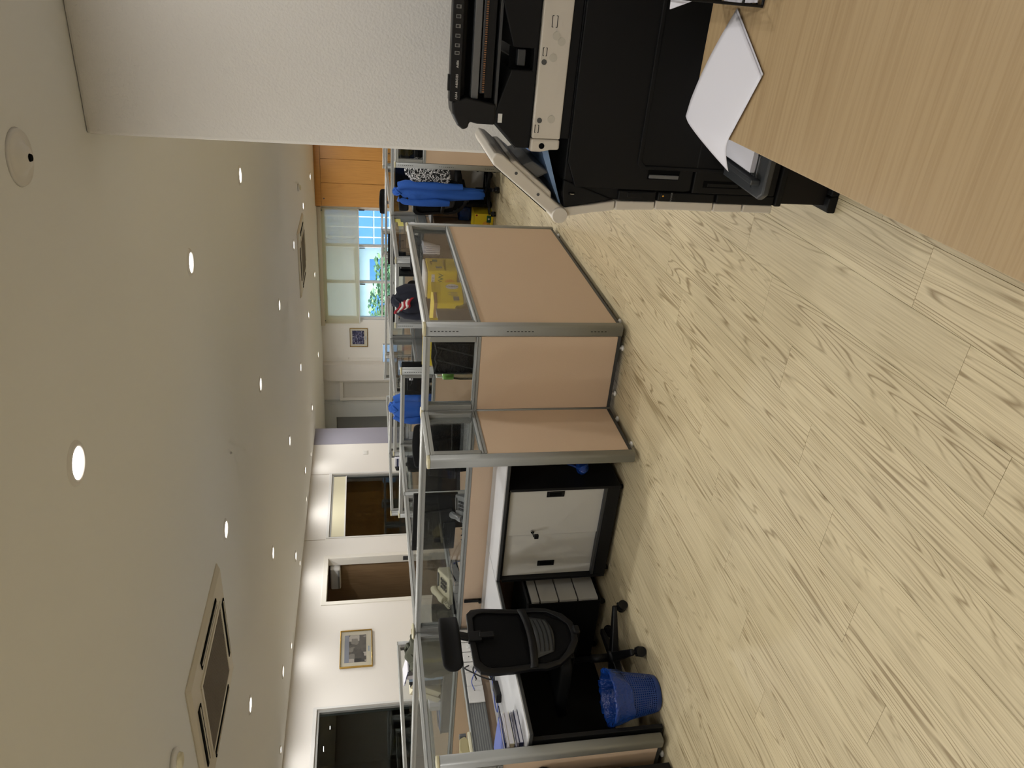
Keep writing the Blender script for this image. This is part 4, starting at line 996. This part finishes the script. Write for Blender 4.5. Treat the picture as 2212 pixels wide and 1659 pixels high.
def file_holder(label, loc, rz, mt='plastic_grey'):
    t = thing('magazine_file', label, 'file holder', loc, rz, None)
    m_ = MB()
    for s_ in (-.045, .045): m_.prism([(-.13, 0), (.13, 0), (.13, .30), (.0, .30), (-.13, .14)], 'y', s_ - .0015, s_ + .0015)
    m_.box(.128, .131, -.045, .045, 0, .30).box(-.13, .13, -.045, .045, 0, .003).box(-.131, -.128, -.045, .045, 0, .14); m_.build('casing', mt, t)
    for i in range(5): box('document', 'paper', t, -.12, .12, -.036 + i * .016, -.028 + i * .016, .004, .27 - .02 * (i % 2))
    return t
file_holder('dark wire magazine file with white papers touching the partition glass', (-1.972, 5.85, .872), PI / 2, 'plastic_dkgrey')

# ================================================================== MONITORS, PHONES, DESK ITEMS BEYOND
def monitor(label, loc, rz, w_=.54, h=.32, mt='plastic_black', back=True, lift=.12, screen='screen_black', cat='monitor'):
    """screen faces local +y, back towards -y"""
    t = thing('monitor', label, cat, loc, rz)
    box('housing', mt, t, -w_ / 2, w_ / 2, -.018, .012, lift, lift + h, .006)
    box('screen', screen, t, -w_ / 2 + .012, w_ / 2 - .012, .012, .0135, lift + .018, lift + h - .012)
    MB().prism([(-.16, lift + .04), (.16, lift + .04), (.13, lift + h - .06), (-.13, lift + h - .06)], 'y', -.045, -.018).build('back_cover', mt, t, bevel=.01)
    box('logo_mark', 'plastic_dkgrey', t, -.045, .045, -.0462, -.045, lift + h * .62, lift + h * .62 + .012)
    box('stand_neck', mt, t, -.03, .03, -.05, -.025, .01, lift + .10, .004); MB().prism([(-.12, -.10), (.12, -.10), (.10, .08), (-.10, .08)], 'z', 0, .012).build('stand_base', mt, t, bevel=.003)
    return t
monitor('large black monitor seen from behind above the long partition', (-3.80, 4.60, DZ), -.10, .60, .34, lift=.14)
monitor('second black monitor turned away beside the large one', (-3.24, 4.66, DZ), .50, .50, .30, lift=.13)
def phone(label, loc, rz, mt, mt2):
    t = thing('desk_phone', label, 'phone', loc, rz)
    MB().prism([(-.10, 0), (.11, 0), (.11, .075), (.085, .085), (-.10, .03)], 'x', -.09, .09).build('base', mt, t, bevel=.006)
    hs = MB().tube([(-.062, -.085, .058), (-.062, -.06, .075), (-.062, 0, .088), (-.062, .07, .108), (-.062, .10, .108)], [.024, .022, .017, .022, .025], 12).build('handset', mt2, t)
    k = MB()
    for i in range(4):
        for j in range(3): k.box(-.012 + j * .026, .004 + j * .026, -.075 + i * .026, -.060 + i * .026, .042 + i * .007, .052 + i * .007)
    k.build('keypad', 'plastic_dkgrey', t); box('display', 'plastic_grey', t, -.02, .07, .05, .085, .078, .088, .002)
    pts = [(-.075 + .012 * math.cos(i * .9), -.09 - .006 * i * .45, .05 + .012 * math.sin(i * .9) - .0006 * i) for i in range(26)]
    MB().tube(pts, .0035, 6).build('coiled_cord', mt, t)
    return t
rs = thing('letter_tray', 'black stacked letter tray under the cream phone', 'tray', (-4.185, 4.27, DZ))
for z in (0, .07, .14): MB().box(-.17, .17, -.12, .12, z, z + .006).box(-.17, -.164, -.12, .12, z + .006, z + .05).box(.164, .17, -.12, .12, z + .006, z + .05).build('tier', 'plastic_black', rs, bevel=.002)
for a in (-.16, .16):
    for b_ in (-.11, .11): MB().tube([(a, b_, 0), (a, b_, .15)], .006, 8).build('support', 'plastic_black', rs)
for z, a in ((.0065, 0), (.0765, .05)): box('paper', 'paper', rs, -.15 + a, .13, -.115, .10, z, z + .012)
phone('cream desk phone with coiled cord on the black letter tray', (-4.17, 4.27, DZ + .191), .35, 'cream', 'cap_cream').scale = (1.15, 1.15, 1.15)
phone('dim grey desk phone behind the glass near the return partition', (-3.42, 4.27, DZ + .10), .5, 'plastic_grey', 'plastic_grey')
st2 = thing('phone_stand', 'dark stand under the grey desk phone', 'stand', (-3.42, 4.27, DZ))
box('top_board', 'plastic_dkgrey', st2, -.13, .13, -.13, .13, .088, .099, .003)
for s_ in (-.12, .11): box('side_board', 'plastic_dkgrey', st2, s_, s_ + .012, -.12, .12, 0, .088)
bu = thing('cable_bundle', 'tangle of black cables on the worktop behind the long partition', 'cables', (-3.62, 4.22, DZ))
for i in range(7):
    pts = [(.02 * i - .07 + .05 * math.sin(i + k * .9), .03 * math.cos(i * 2 + k), .012 + .022 * k + .01 * math.sin(k * 2 + i)) for k in range(7)]
    MB().tube(pts, .0045, 6).build('cable', 'plastic_black', bu)
bb = thing('blue_pouch', 'small dark blue pouch among the cables behind the glass', 'pouch', (-3.57, 4.34, DZ))
MB().grid(lambda u, v: (.05 * math.cos(2 * PI * u) * math.sin(PI * v) ** .5, .035 * math.sin(2 * PI * u) * math.sin(PI * v) ** .5, .16 * v), 18, 8).build('sack', 'navy_folder', bb); box('pull', 'plastic_black', bb, -.01, .01, -.003, .003, .155, .19)
wp = thing('ruler_bar', 'white triangular desk calendar behind the return partition glass', 'calendar', (-2.80, 4.28, DZ))
MB().prism([(-.06, 0), (.06, 0), (0, .18)], 'x', -.14, .14).build('board', 'laminate_grey', wp); MB().prism([(-.008, .172), (.008, .172), (0, .19)], 'x', -.145, .145).build('binding', 'metal_dark', wp)
lt = thing('laptop', 'closed looking dark laptop propped open behind the return partition', 'laptop', (-2.90, 4.50, DZ), .25)
box('base', 'plastic_black', lt, -.17, .17, -.12, .12, 0, .018, .004); B(-.17, .17, 0, .012, 0, .23).build('lid', 'plastic_black', lt, loc=(0, -.12, .018), rot=(.25, 0, 0), bevel=.004)
office_chair('black office chair with tall grey back behind the large monitor', (-3.62, 5.35, 0), PI / 2 + .5, True, base_rot=.3)

office_chair('black chair standing in the dark room behind the doorway', (-9.05, 8.62, 0), -PI / 2, True, arms=False)

# jackets and cloths hanging on chairs
def jacket(name, label, cat, loc, rz, mt, w_, dep, zt, zb, sleeves=True, seed=1, taper=.7, trim=None, group=None):
    t = thing(name, label, cat, loc, rz, group); nu, nv = 40, 20
    def fn(u, v):
        a = 2 * PI * u; z = zt + (zb - zt) * v
        sh = min(1, .35 + 2.6 * v) if v < .25 else 1
        ww = w_ * (sh if v < .25 else 1 - (1 - taper) * (v - .25) / .75); dd = dep * (min(1, .4 + 3 * v) if v < .2 else 1 + .2 * v)
        f = 1 + .10 * math.sin(5 * a + seed + 3 * v) * min(1, 2 * v) + .07 * math.sin(11 * a + 3 * seed - 2 * v) * v + .05 * math.sin(9 * v + 3 * a)
        return (ww * math.cos(a) * f, dd * math.sin(a) * f, z + .015 * math.sin(3 * a + seed) * v - (.05 * abs(math.cos(a)) ** 2 if v < .12 else 0) * (1 - v / .12))
    MB().grid(fn, nu, nv).build('body', mt, t, solid=.006)
    MB().tube([(-w_ * .34, dep * .2, zt - .025), (0, dep * .5, zt - .012), (w_ * .34, dep * .2, zt - .025), (w_ * .16, -dep * .75, zt - .06), (0, -dep * .9, zt - .10), (-w_ * .16, -dep * .75, zt - .06), (-w_ * .34, dep * .2, zt - .025)], .013, 8).build('collar', mt, t)
    if sleeves:
        for s_ in (-1, 1):
            L = (zt - zb) * .55
            MB().tube([(s_ * w_ * .62, 0, zt - .07), (s_ * w_ * .86, -.012, zt - .15), (s_ * w_ * .93, -.03, zt - .15 - L * .3), (s_ * w_ * (.86 + .06 * s_), -.045, zt - .15 - L * .62), (s_ * w_ * .88, -.04, zt - .15 - L * (1 + .12 * s_))], [.045, .05, .046, .05, .036], 12).build('sleeve', mt, t)
    return t
office_chair('black office chair wearing the blue jacket, on castors beside the yellow floor box', (-2.36, 9.16, 0), -PI / 2 - .25, True, base_rot=.5, arms=False)
jacket('jacket', 'long bright blue jacket draped over the chair by the far right desk', 'jacket', (-2.35, 8.88, 0), -.25, 'blue_cloth', .125, .05, 1.275, .19, True, 2, .42)
jacket('shawl', 'black and white patterned shawl hung next to the blue jacket', 'shawl', (-2.09, 8.84, 0), -.15, 'pattern_bw', .16, .07, 1.14, .62, False, 4, .8)
office_chair('black office chair under the patterned shawl beside the pillar', (-1.80, 9.10, 0), -PI / 2, True, base_rot=.9, arms=False)
office_chair('black office chair carrying the navy striped jacket', (-2.95, 7.22, 0), -PI / 2 + .1, True, base_rot=.2)
nj = jacket('jacket', 'navy jacket with red and white stripes above the yellow cartons', 'jacket', (-2.92, 6.93, 0), .05, 'navy_cloth', .155, .06, 1.355, .70, True, 5, .8)
for i in range(5):
    MB().grid(lambda u, v, i=i: (-.10 + .11 * u + .015 * i - .01, -.082 - .006 * math.sin(4 * u) + .03 * abs(u - .45), 1.325 - i * .028 - .05 * u - .028 * v + .012 * math.sin(6 * u + i)), 8, 2).build('stripe', 'red_cloth' if i % 2 == 0 else 'white_cloth', nj, solid=.004)
office_chair('black office chair under the olive jacket left of the mesh chair', (-5.16, 4.80, 0), PI / 2, False, base_rot=.4, arms=False)
jacket('jacket', 'olive jacket bulging over the rail left of the mesh chair headrest', 'jacket', (-5.25, 4.60, 0), .1, 'olive_cloth', .24, .10, 1.30, .82, True, 7, .95)
jacket('jacket', 'deep blue jacket hanging behind the white papers', 'jacket', (-4.22, 7.05, 0), 0, 'blue_cloth', .16, .06, 1.37, .75, True, 9, .8)
office_chair('black office chair under the deep blue jacket', (-4.22, 7.32, 0), -PI / 2, False, base_rot=.1)

# white papers taped inside the glass of the partition with the blue jacket
for (x0, x1, z0, z1, lb) in ((-4.33, -4.19, 1.175, 1.222, 'upper right'), (-4.37, -4.25, .965, 1.17, 'large lower')): tag(B(x0, x1, 6.606, 6.6075, z0, z1).build('paper_note', 'paper'), '%s white paper taped to the glass in front of the deep blue jacket' % lb, 'paper')
pl_ = thing('white_box', 'small white and blue box standing on the partition top by the column', 'box', (-4.62, 6.60, TOP))
box('carton', 'paper', pl_, -.05, .05, -.02, .02, 0, .05, .002); box('stripe', 'navy_folder', pl_, -.05, .05, -.0205, -.0195, .01, .03)
monitor('black monitor with a small white sticker left of the deep blue jacket', (-3.82, 6.98, DZ), -.05, .40, .30, lift=.16)
worktop('desk', 'worktop behind the papers and deep blue jacket', -3.99, -3.60, 6.65, 7.2, legs=[(-3.98, -3.95, 6.66, 7.1), (-3.66, -3.63, 6.66, 7.1)])
tag(B(-.02, .02, -.0015, 0, -.02, .02).build('sticker', 'paper', loc=(-3.80, 6.935, 1.14)), 'small white sticker on the black monitor back', 'sticker')

# far desks with wire trays, monitors, notes
worktop('desk', 'worktop with wire trays behind the grey ribbed partition', -5.45, -4.79, 8.3, 9.74, legs=[(-5.43, -5.40, 8.3, 9.7), (-4.85, -4.82, 8.3, 9.7)])
wt2 = thing('wire_basket', 'two tier black wire basket with papers behind the ribbed partition', 'tray', (-5.18, 9.22, DZ))
wire_tray(wt2, .16, .26, .42, .06); wire_tray(wt2, .32, .26, .42, .06)
for a, b_ in ((0, 0), (0, .42), (.26, 0), (.26, .42)): MB().tube([(a, b_, 0), (a, b_, .38)], .004, 6).build('upright_wire', 'plastic_black', wt2)
for z, n in ((.165, 4), (.325, 7)):
    for i in range(n): box('paper', 'paper', wt2, .02 + .006 * (i % 3), .24, .02, .40 - .01 * (i % 2), z + i * .005, z + .004 + i * .005)
cbx = thing('camera_case', 'small black case in front of the wire basket', 'case', (-4.90, 9.02, DZ + .1)); box('shell', 'plastic_black', cbx, -.05, .05, -.10, .10, .10, .28, .008); box('lid', 'plastic_dkgrey', cbx, -.052, .052, -.102, .102, .25, .262, .003); box('foot', 'plastic_black', cbx, -.05, .05, -.10, .10, -.1, .10)
monitor('wide dark monitor left of the wire basket', (-5.02, 8.62, DZ), PI / 2, .50, .30, lift=.14)
worktop('desk', 'worktop behind the partition with yellow notes', -3.60, -3.0, 8.2, 9.74, legs=[(-3.58, -3.55, 8.2, 9.7), (-3.05, -3.02, 8.2, 9.7)])
monitor('dark monitor behind the yellow sticky notes', (-3.25, 8.75, DZ), PI / 2, .52, .32, lift=.14)
for k, (y0, y1, z0, z1) in enumerate(((9.56, 9.70, 1.14, 1.215), (9.40, 9.56, 1.11, 1.18))): tag(B(-2.9262, -2.9255, y0, y1, z0, z1).build('sticky_note', 'post_it'), '%s yellow sticky note on the far partition glass' % ('left upper', 'lower')[1 - k if k else 0] if False else ('upper' if k == 0 else 'lower') + ' yellow sticky note on the far partition glass', 'note')
nb = thing('notice_card', 'white numbered card under the yellow sticky notes', 'card', (-2.9262, 9.46, .96)); box('card', 'paper', nb, 0, .0006, -.12, .12, 0, .055); text('print', '31', .045, 'ink_black', nb, (.001, 0, .028), (PI / 2, 0, PI / 2))
for k, (x, y, z, lb) in enumerate(((-3.42, 8.06, 1.06, 'yellow sticky note on the dark monitor above the cartons'), (-3.05, 6.60 + .08, 1.10, 'yellow sticky note beside the striped jacket'))): pass
sc_ = thing('speckled_cabinet', 'black speckled cloth covered cabinet behind the yellow cartons', 'cabinet', (-2.74, 7.93, 0))
box('cover', 'marble_black', sc_, -.20, .20, -.12, .10, 0, 1.09, .01); box('top_board', 'black_matte', sc_, -.205, .205, -.13, .11, 1.09, 1.105, .004)
for y in (-.06, .05): MB().tube([(.20 + .004, y + .02 * math.cos(a), 1.05 + .02 * math.sin(a)) for a in [2 * PI * i / 12 for i in range(13)]], .004, 6).build('ring', 'ink_white', sc_)
m3 = monitor('far grey monitor with a yellow note between the partitions', (-3.35, 7.85, DZ), .0, .42, .28, 'plastic_grey', lift=.16); box('sticky_note', 'post_it', m3, .10, .19, -.0205, -.019, .25, .34)
worktop('desk', 'worktop before the partition with the striped jacket', -3.70, -2.98, 7.45, 8.0, legs=[(-3.68, -3.65, 7.46, 7.98), (-3.03, -3.0, 7.46, 7.98)])
nf = thing('photo_frame', 'small orange framed board beyond the striped jacket', 'frame', (-4.25, 9.86, DZ)); box('frame', 'orange_wood', nf, -.16, .16, -.012, .012, 0.02, .40, .004); box('sheet', 'screen_blue', nf, -.12, .12, -.0135, -.0115, .08, .36); box('stand', 'plastic_dkgrey', nf, -.05, .05, -.03, .05, 0, .02)
worktop('desk', 'far worktop behind the small orange frame', -4.70, -3.0, 9.84, 10.4, legs=[(-4.68, -4.65, 9.85, 10.35), (-3.03, -3.0, 9.85, 10.35)])
rp = thing('pen_cup', 'small red cup on the far worktop', 'cup', (-4.52, 9.95, DZ)); MB().lathe([(.03, 0), (.036, .30), (.033, .30), (.028, .005)], 18).build('cup', 'red_plastic', rp); MB().tube([(0, 0, .02), (.02, .01, .42)], .004, 6).build('pen', 'ink_black', rp)
monitor('black far monitor below the outside window', (-4.2, 12.2, DZ), .1, .52, .30, lift=.14); monitor('another black far monitor below the outside window', (-5.2, 12.0, DZ), -.1, .52, .30, lift=.14)
monitor('far pale blue lit monitor below the framed picture', (-6.75, 13.38, DZ), PI, .40, .30, 'metal_light', lift=.20, screen='screen_blue')
worktop('desk', 'far worktop under the outside window monitors', -6.1, -3.2, 11.7, 12.25, legs=[(-6.08, -6.05, 11.7, 12.2), (-3.25, -3.22, 11.7, 12.2)])
worktop('desk', 'far worktop under the pale blue monitor', -7.0, -6.2, 13.15, 13.6, legs=[(-6.98, -6.95, 13.2, 13.55), (-6.25, -6.22, 13.2, 13.55)])
office_chair('far black chair whose headrest rises before the wardrobe', (-3.66, 13.4, 0), -PI / 2, True).scale = (1.12, 1.12, 1.12)
office_chair('far black chair near the wire basket desk', (-6.15, 9.1, 0), PI, True)

# right hand workstation beyond the aisle
worktop('desk', 'far right worktop behind the blue jacket chair', -2.86, -.6, 9.28, 9.765, legs=[(-2.62, -2.59, 9.3, 9.75), (-.66, -.63, 9.3, 9.75)])
fc = thing('filing_cabinet', 'grey fronted cabinet under the far right worktop', 'cabinet', (-2.18, 9.63, 0)); box('body', 'black_satin', fc, -.36, .36, -.10, .12, .03, .74, .003)
for a, b_ in ((-.345, -.003), (.003, .345)):
    d = box('door', 'door_grey', fc, a, b_, -.114, -.101, .10, .72, .002); box('handle', 'plastic_black', d, (a + b_) / 2 - .02, (a + b_) / 2 + .02, -.118, -.114, .38, .48)
for a in (-.3, .3): box('foot', 'plastic_black', fc, a - .02, a + .02, -.08, .10, 0, .03)
yb = carton('yellow paper carton with green label on the far floor', (-2.66, 9.42, .001), -.05, .25, .32, .24)
yb.location = (-2.66, 8.98 + .16, .001)
text('print', 'IK YELLOW', .042, 'ink_black', yb, (-.01, -.0012, .055), (PI / 2, 0, 0), 'RIGHT'); q = box('green_label', 'green_print', yb, -.11, -.02, -.0014, .001, .10 - .07, .165 - .08); MB().lathe([(.012, -.002), (.012, 0)], 16, (-.065, 0, .06), 'y').build('emblem', 'ink_white', q); MB().lathe([(.045, -.0010), (.045, .001)], 24, (-.14, 0, .09), 'y').build('print_disc', 'yellow_orange', yb); MB().lathe([(.012, -.0012), (.012, .001)], 14, (-.02, 0, .215), 'y').build('print_dot', 'red_cloth', yb)
b2 = thing('waste_bin', 'blue lined waste bin behind the yellow carton on the far floor', 'bin', (-2.75, 9.62, 0)); MB().lathe([(.09, 0), (.095, .01), (.125, .36), (.118, .36), (.088, .015)], 28).build('tub', 'blue_plastic', b2); MB().grid(lambda u, v: ((.135 + .006 * math.sin(9 * u * 6.28)) * math.cos(2 * PI * u), (.135 + .006 * math.sin(9 * u * 6.28)) * math.sin(2 * PI * u), .26 + .13 * v), 36, 4).build('liner', 'blue_bag', b2)
b2.location = (-2.745, 9.60, 0)
mr = thing('speckled_footrest', 'dark speckled box low on the floor beside the pillar partition', 'box', (-1.80, 8.69, 0)); box('body', 'marble_black', mr, -.22, .2, -.05, .05, 0, .30, .01); box('lid', 'marble_black', mr, -.225, .205, -.054, .054, .30, .325, .006)
gl = thing('cup', 'white cup on the far right worktop edge', 'cup', (-2.70, 9.36, DZ)); MB().lathe([(.025, 0), (.034, .08), (.031, .08), (.022, .004)], 20).build('bowl', 'white_plastic', gl); MB().tube([(.03, 0, .065), (.05, 0, .055), (.05, 0, .03), (.028, 0, .02)], .004, 6).build('handle', 'white_plastic', gl)
monitor('dark monitor behind the blue jacket on the far right worktop', (-2.25, 9.66, DZ), PI, .50, .32, lift=.12)
for x in (-2.55,): 
    hp2 = thing('paper_pile', 'low pile of papers on the far right worktop', 'papers', (-2.66, 9.60, DZ))
    for i in range(6): box('sheet', 'paper', hp2, -.11 + .008 * (i % 3), .10, -.1, .1 + .01 * (i % 2), i * .012, i * .012 + .010)

# left workstation behind the rail: shelf unit with binders and boxes
su = thing('low_shelf', 'grey low cupboard carrying binders left of the olive jacket', 'cupboard', (-6.05, 4.92, 0)); box('body', 'plastic_grey', su, -.50, .46, -.20, .20, .02, .915, .004); box('top_board', 'plastic_grey', su, -.505, .465, -.205, .205, .915, .93, .003)
for a in (-.45, .42): box('foot', 'plastic_black', su, a - .02, a + .02, -.18, .18, 0, .02)
BD = [('plastic_dkgrey', .05, .30, 'dark grey binder with white label'), ('plastic_grey', .045, .32, 'grey ring binder'), ('paper', .05, .33, 'white spine cookbook'), ('light_blue', .03, .31, 'light blue binder'), ('plastic_dkgrey', .035, .31, 'spiral bound dark report'), ('metal_dark', .03, .30, 'dark thin report')]
x = -5.62
for i, (mt, wd, h, nm) in enumerate(BD):
    t = thing('binder', nm + ' standing in the row left of the olive jacket', 'binder', (x, 4.86, .931), 0, 'binders left of the olive jacket')
    box('cover', mt, t, -wd, -wd + .003, -.11, .11, 0, h, .001); box('cover', mt, t, -.003, 0, -.11, .11, 0, h, .001); box('spine', mt, t, -wd, 0, -.113, -.109, 0, h, .001); box('pages', 'paper', t, -wd + .004, -.004, -.105, .108, .005, h - .008)
    if i == 0: q = box('spine_label', 'paper', t, -wd + .006, -.006, -.1145, -.113, .06, .22); text('print', '2023', .02, 'ink_black', q, (-wd / 2, -.1148, .14), (PI / 2, PI / 2, 0))
    if i == 2: q = box('spine_label', 'paper', t, -wd + .003, -.003, -.1145, -.113, .01, .32); text('print', 'COOLING', .026, 'ink_black', q, (-wd / 2, -.1148, .14), (PI / 2, PI / 2, 0))
    if i == 4:
        m_ = MB()
        for k in range(22): m_.box(-wd, 0, -.116, -.112, .01 + k * .0135, .016 + k * .0135)
        tag(m_.build('spiral', 'ink_black', t), kind='stuff')
    x -= wd + .004
mg = thing('magazine', 'printed magazine leaning on top of the binder row', 'magazine', (-5.74, 4.83, 1.265), .0); B(-.10, .10, -.10, .10, 0, .01).build('pages', 'paper', mg, rot=(.0, .18, 0)); q = B(-.095, .095, -.1012, -.100, .001, .009).build('printed_edge', 'photo_navy', mg, rot=(0, .18, 0))
for k, (dx, dz, rr) in enumerate(((0, 0, .55), (-.085, .0, .55))):
    t = thing('shoe_box', '%s cream cardboard box leaning against the binders' % ('nearer' if k == 0 else 'farther'), 'box', (-6.02 + dx, 4.86, .96 + dz), 0, 'leaning cream boxes')
    B(-.03, .03, -.11, .11, -.01, .30).build('carton', 'mat_board', t, rot=(0, rr, 0), bevel=.003); B(-.034, .034, -.114, .114, .235, .302).build('lid', 'cream', t, rot=(0, rr, 0), bevel=.003)
pc = thing('paper_cone', 'folded white paper holder beside the leaning boxes', 'holder', (-6.24, 4.84, .931)); MB().prism([(-.06, 0), (.06, 0), (.06, .11), (-.02, .11)], 'y', -.05, .05).build('holder', 'paper', pc, bevel=.002); box('card', 'paper_edge', pc, -.055, .0, -.052, -.0505, .0, .10)
pp = thing('paper_pile', 'loose blue and white papers left of the folded holder', 'papers', (-6.42, 4.84, .931))
for i in range(4): box('sheet', ('light_blue', 'blue_folder', 'paper', 'navy_folder')[i], pp, -.09 + .02 * i, .07, -.12, .12, i * .006, i * .006 + .005)

# ================================================================== PICTURES
def picture(label, loc, rz, w_, h, photo, frame):
    """hangs on a wall whose outward normal is local -y"""
    t = thing('framed_picture', label, 'picture', loc, rz); f = .012
    MB().box(-w_ / 2, w_ / 2, -.03, 0, 0, f).box(-w_ / 2, w_ / 2, -.03, 0, h - f, h).box(-w_ / 2, -w_ / 2 + f, -.03, 0, f, h - f).box(w_ / 2 - f, w_ / 2, -.03, 0, f, h - f).build('frame', frame, t, bevel=.002)
    box('mount', 'mat_board', t, -w_ / 2 + f, w_ / 2 - f, -.015, -.003, f, h - f)
    a, b_ = w_ * .37, h * .12
    p = box('photo_print', photo, t, -a, a, -.0165, -.015, b_ + h * .07, h * .86); 
    if photo == 'photo_city': box('photo_sky', 'photo_sky', p, -a, a, -.017, -.0164, h * .72, h * .86)
    box('caption', 'light_blue', t, -.06, .03, -.0162, -.015, h * .09, h * .125); box('cover_glass', 'glass_thin', t, -w_ / 2 + f, w_ / 2 - f, -.020, -.0185, f, h - f)
    return t
picture('gold framed city photograph on the left wall', (XL, 7.29, 1.56), PI / 2, .63, .43, 'photo_city', 'brass')
picture('small gold framed blue photograph beside the outside window', (-7.755, YB, 1.56), 0, .48, .41, 'photo_navy', 'brass')

# ================================================================== OUTSIDE
gd = struct(box('ground_outside', 'ground_green', None, -60, 30, 17.5, 90, -3.2, -3.0))
fb = thing('office_building', 'white framed blue glass building outside the window', 'building', (-20.7, 60, -3.0))
box('wall', 'facade_white', fb, 0, 16, .3, 8, 0, 14)
for i in range(14):
    for k in range(9): box('window', 'facade_glass', fb, .12 + i * .85, .85 + i * .85, .22, .32, .2 + k * 1.25, 1.33 + k * 1.25)
fb2 = thing('concrete_block', 'pale concrete building beyond the trees outside', 'building', (-30, 64, -3.0)); box('wall', 'concrete', fb2, -14, 9.2, 0, 6, 0, 14)
MB().prism([(-14, 4.9), (9.2, 5.6), (9.2, 5.9), (-14, 5.2)], 'y', -.8, 0).build('sloping_canopy', 'facade_white', fb2)
for i in range(6): box('window', 'facade_glass', fb2, -12 + i * 3.4, -10 + i * 3.4, -.05, .05, 2.4, 4.2)
def tree(label, loc, h, r, seed):
    rnd = random.Random(seed); t = thing('tree', label, 'tree', loc, 0, 'trees outside')
    MB().tube([(0, 0, 0), (.05, 0, h * .4), (0, .05, h * .7)], [.14, .10, .06], 10).build('trunk', 'bark', t)
    m_ = MB(); m2 = MB()
    for i in range(1500):
        a, b_, q = rnd.uniform(0, 2 * PI), rnd.uniform(-1, 1), rnd.random() ** .4
        c = Vector((r * q * math.sqrt(1 - b_ * b_) * math.cos(a), r * q * math.sqrt(1 - b_ * b_) * math.sin(a), h * .72 + r * .8 * q * b_))
        R_ = Matrix.Rotation(rnd.uniform(0, 6), 3, 'Z') @ Matrix.Rotation(rnd.uniform(0, 3), 3, 'X'); s_ = rnd.uniform(.08, .16)
        (m_ if rnd.random() < .6 else m2).add([c + R_ @ Vector(v) for v in ((-s_, 0, 0), (0, -s_ * .5, 0), (s_, 0, 0), (0, s_ * .5, 0))], [(0, 1, 2, 3)])
    tag(m_.build('leaves', 'leaf_hazy', t), kind='stuff'); tag(m2.build('light_leaves', 'leaf_light_hazy', t), kind='stuff')
tree('leafy tree outside in front of the blue glass building', (-10.6, 28, -3.0), 4.5, 1.3, 1); tree('leafy tree outside behind the middle window pane', (-13.0, 30.5, -3.0), 4.7, 1.4, 2); tree('leafy tree outside behind the left window pane', (-12.4, 26, -3.0), 3.9, 1.0, 3)
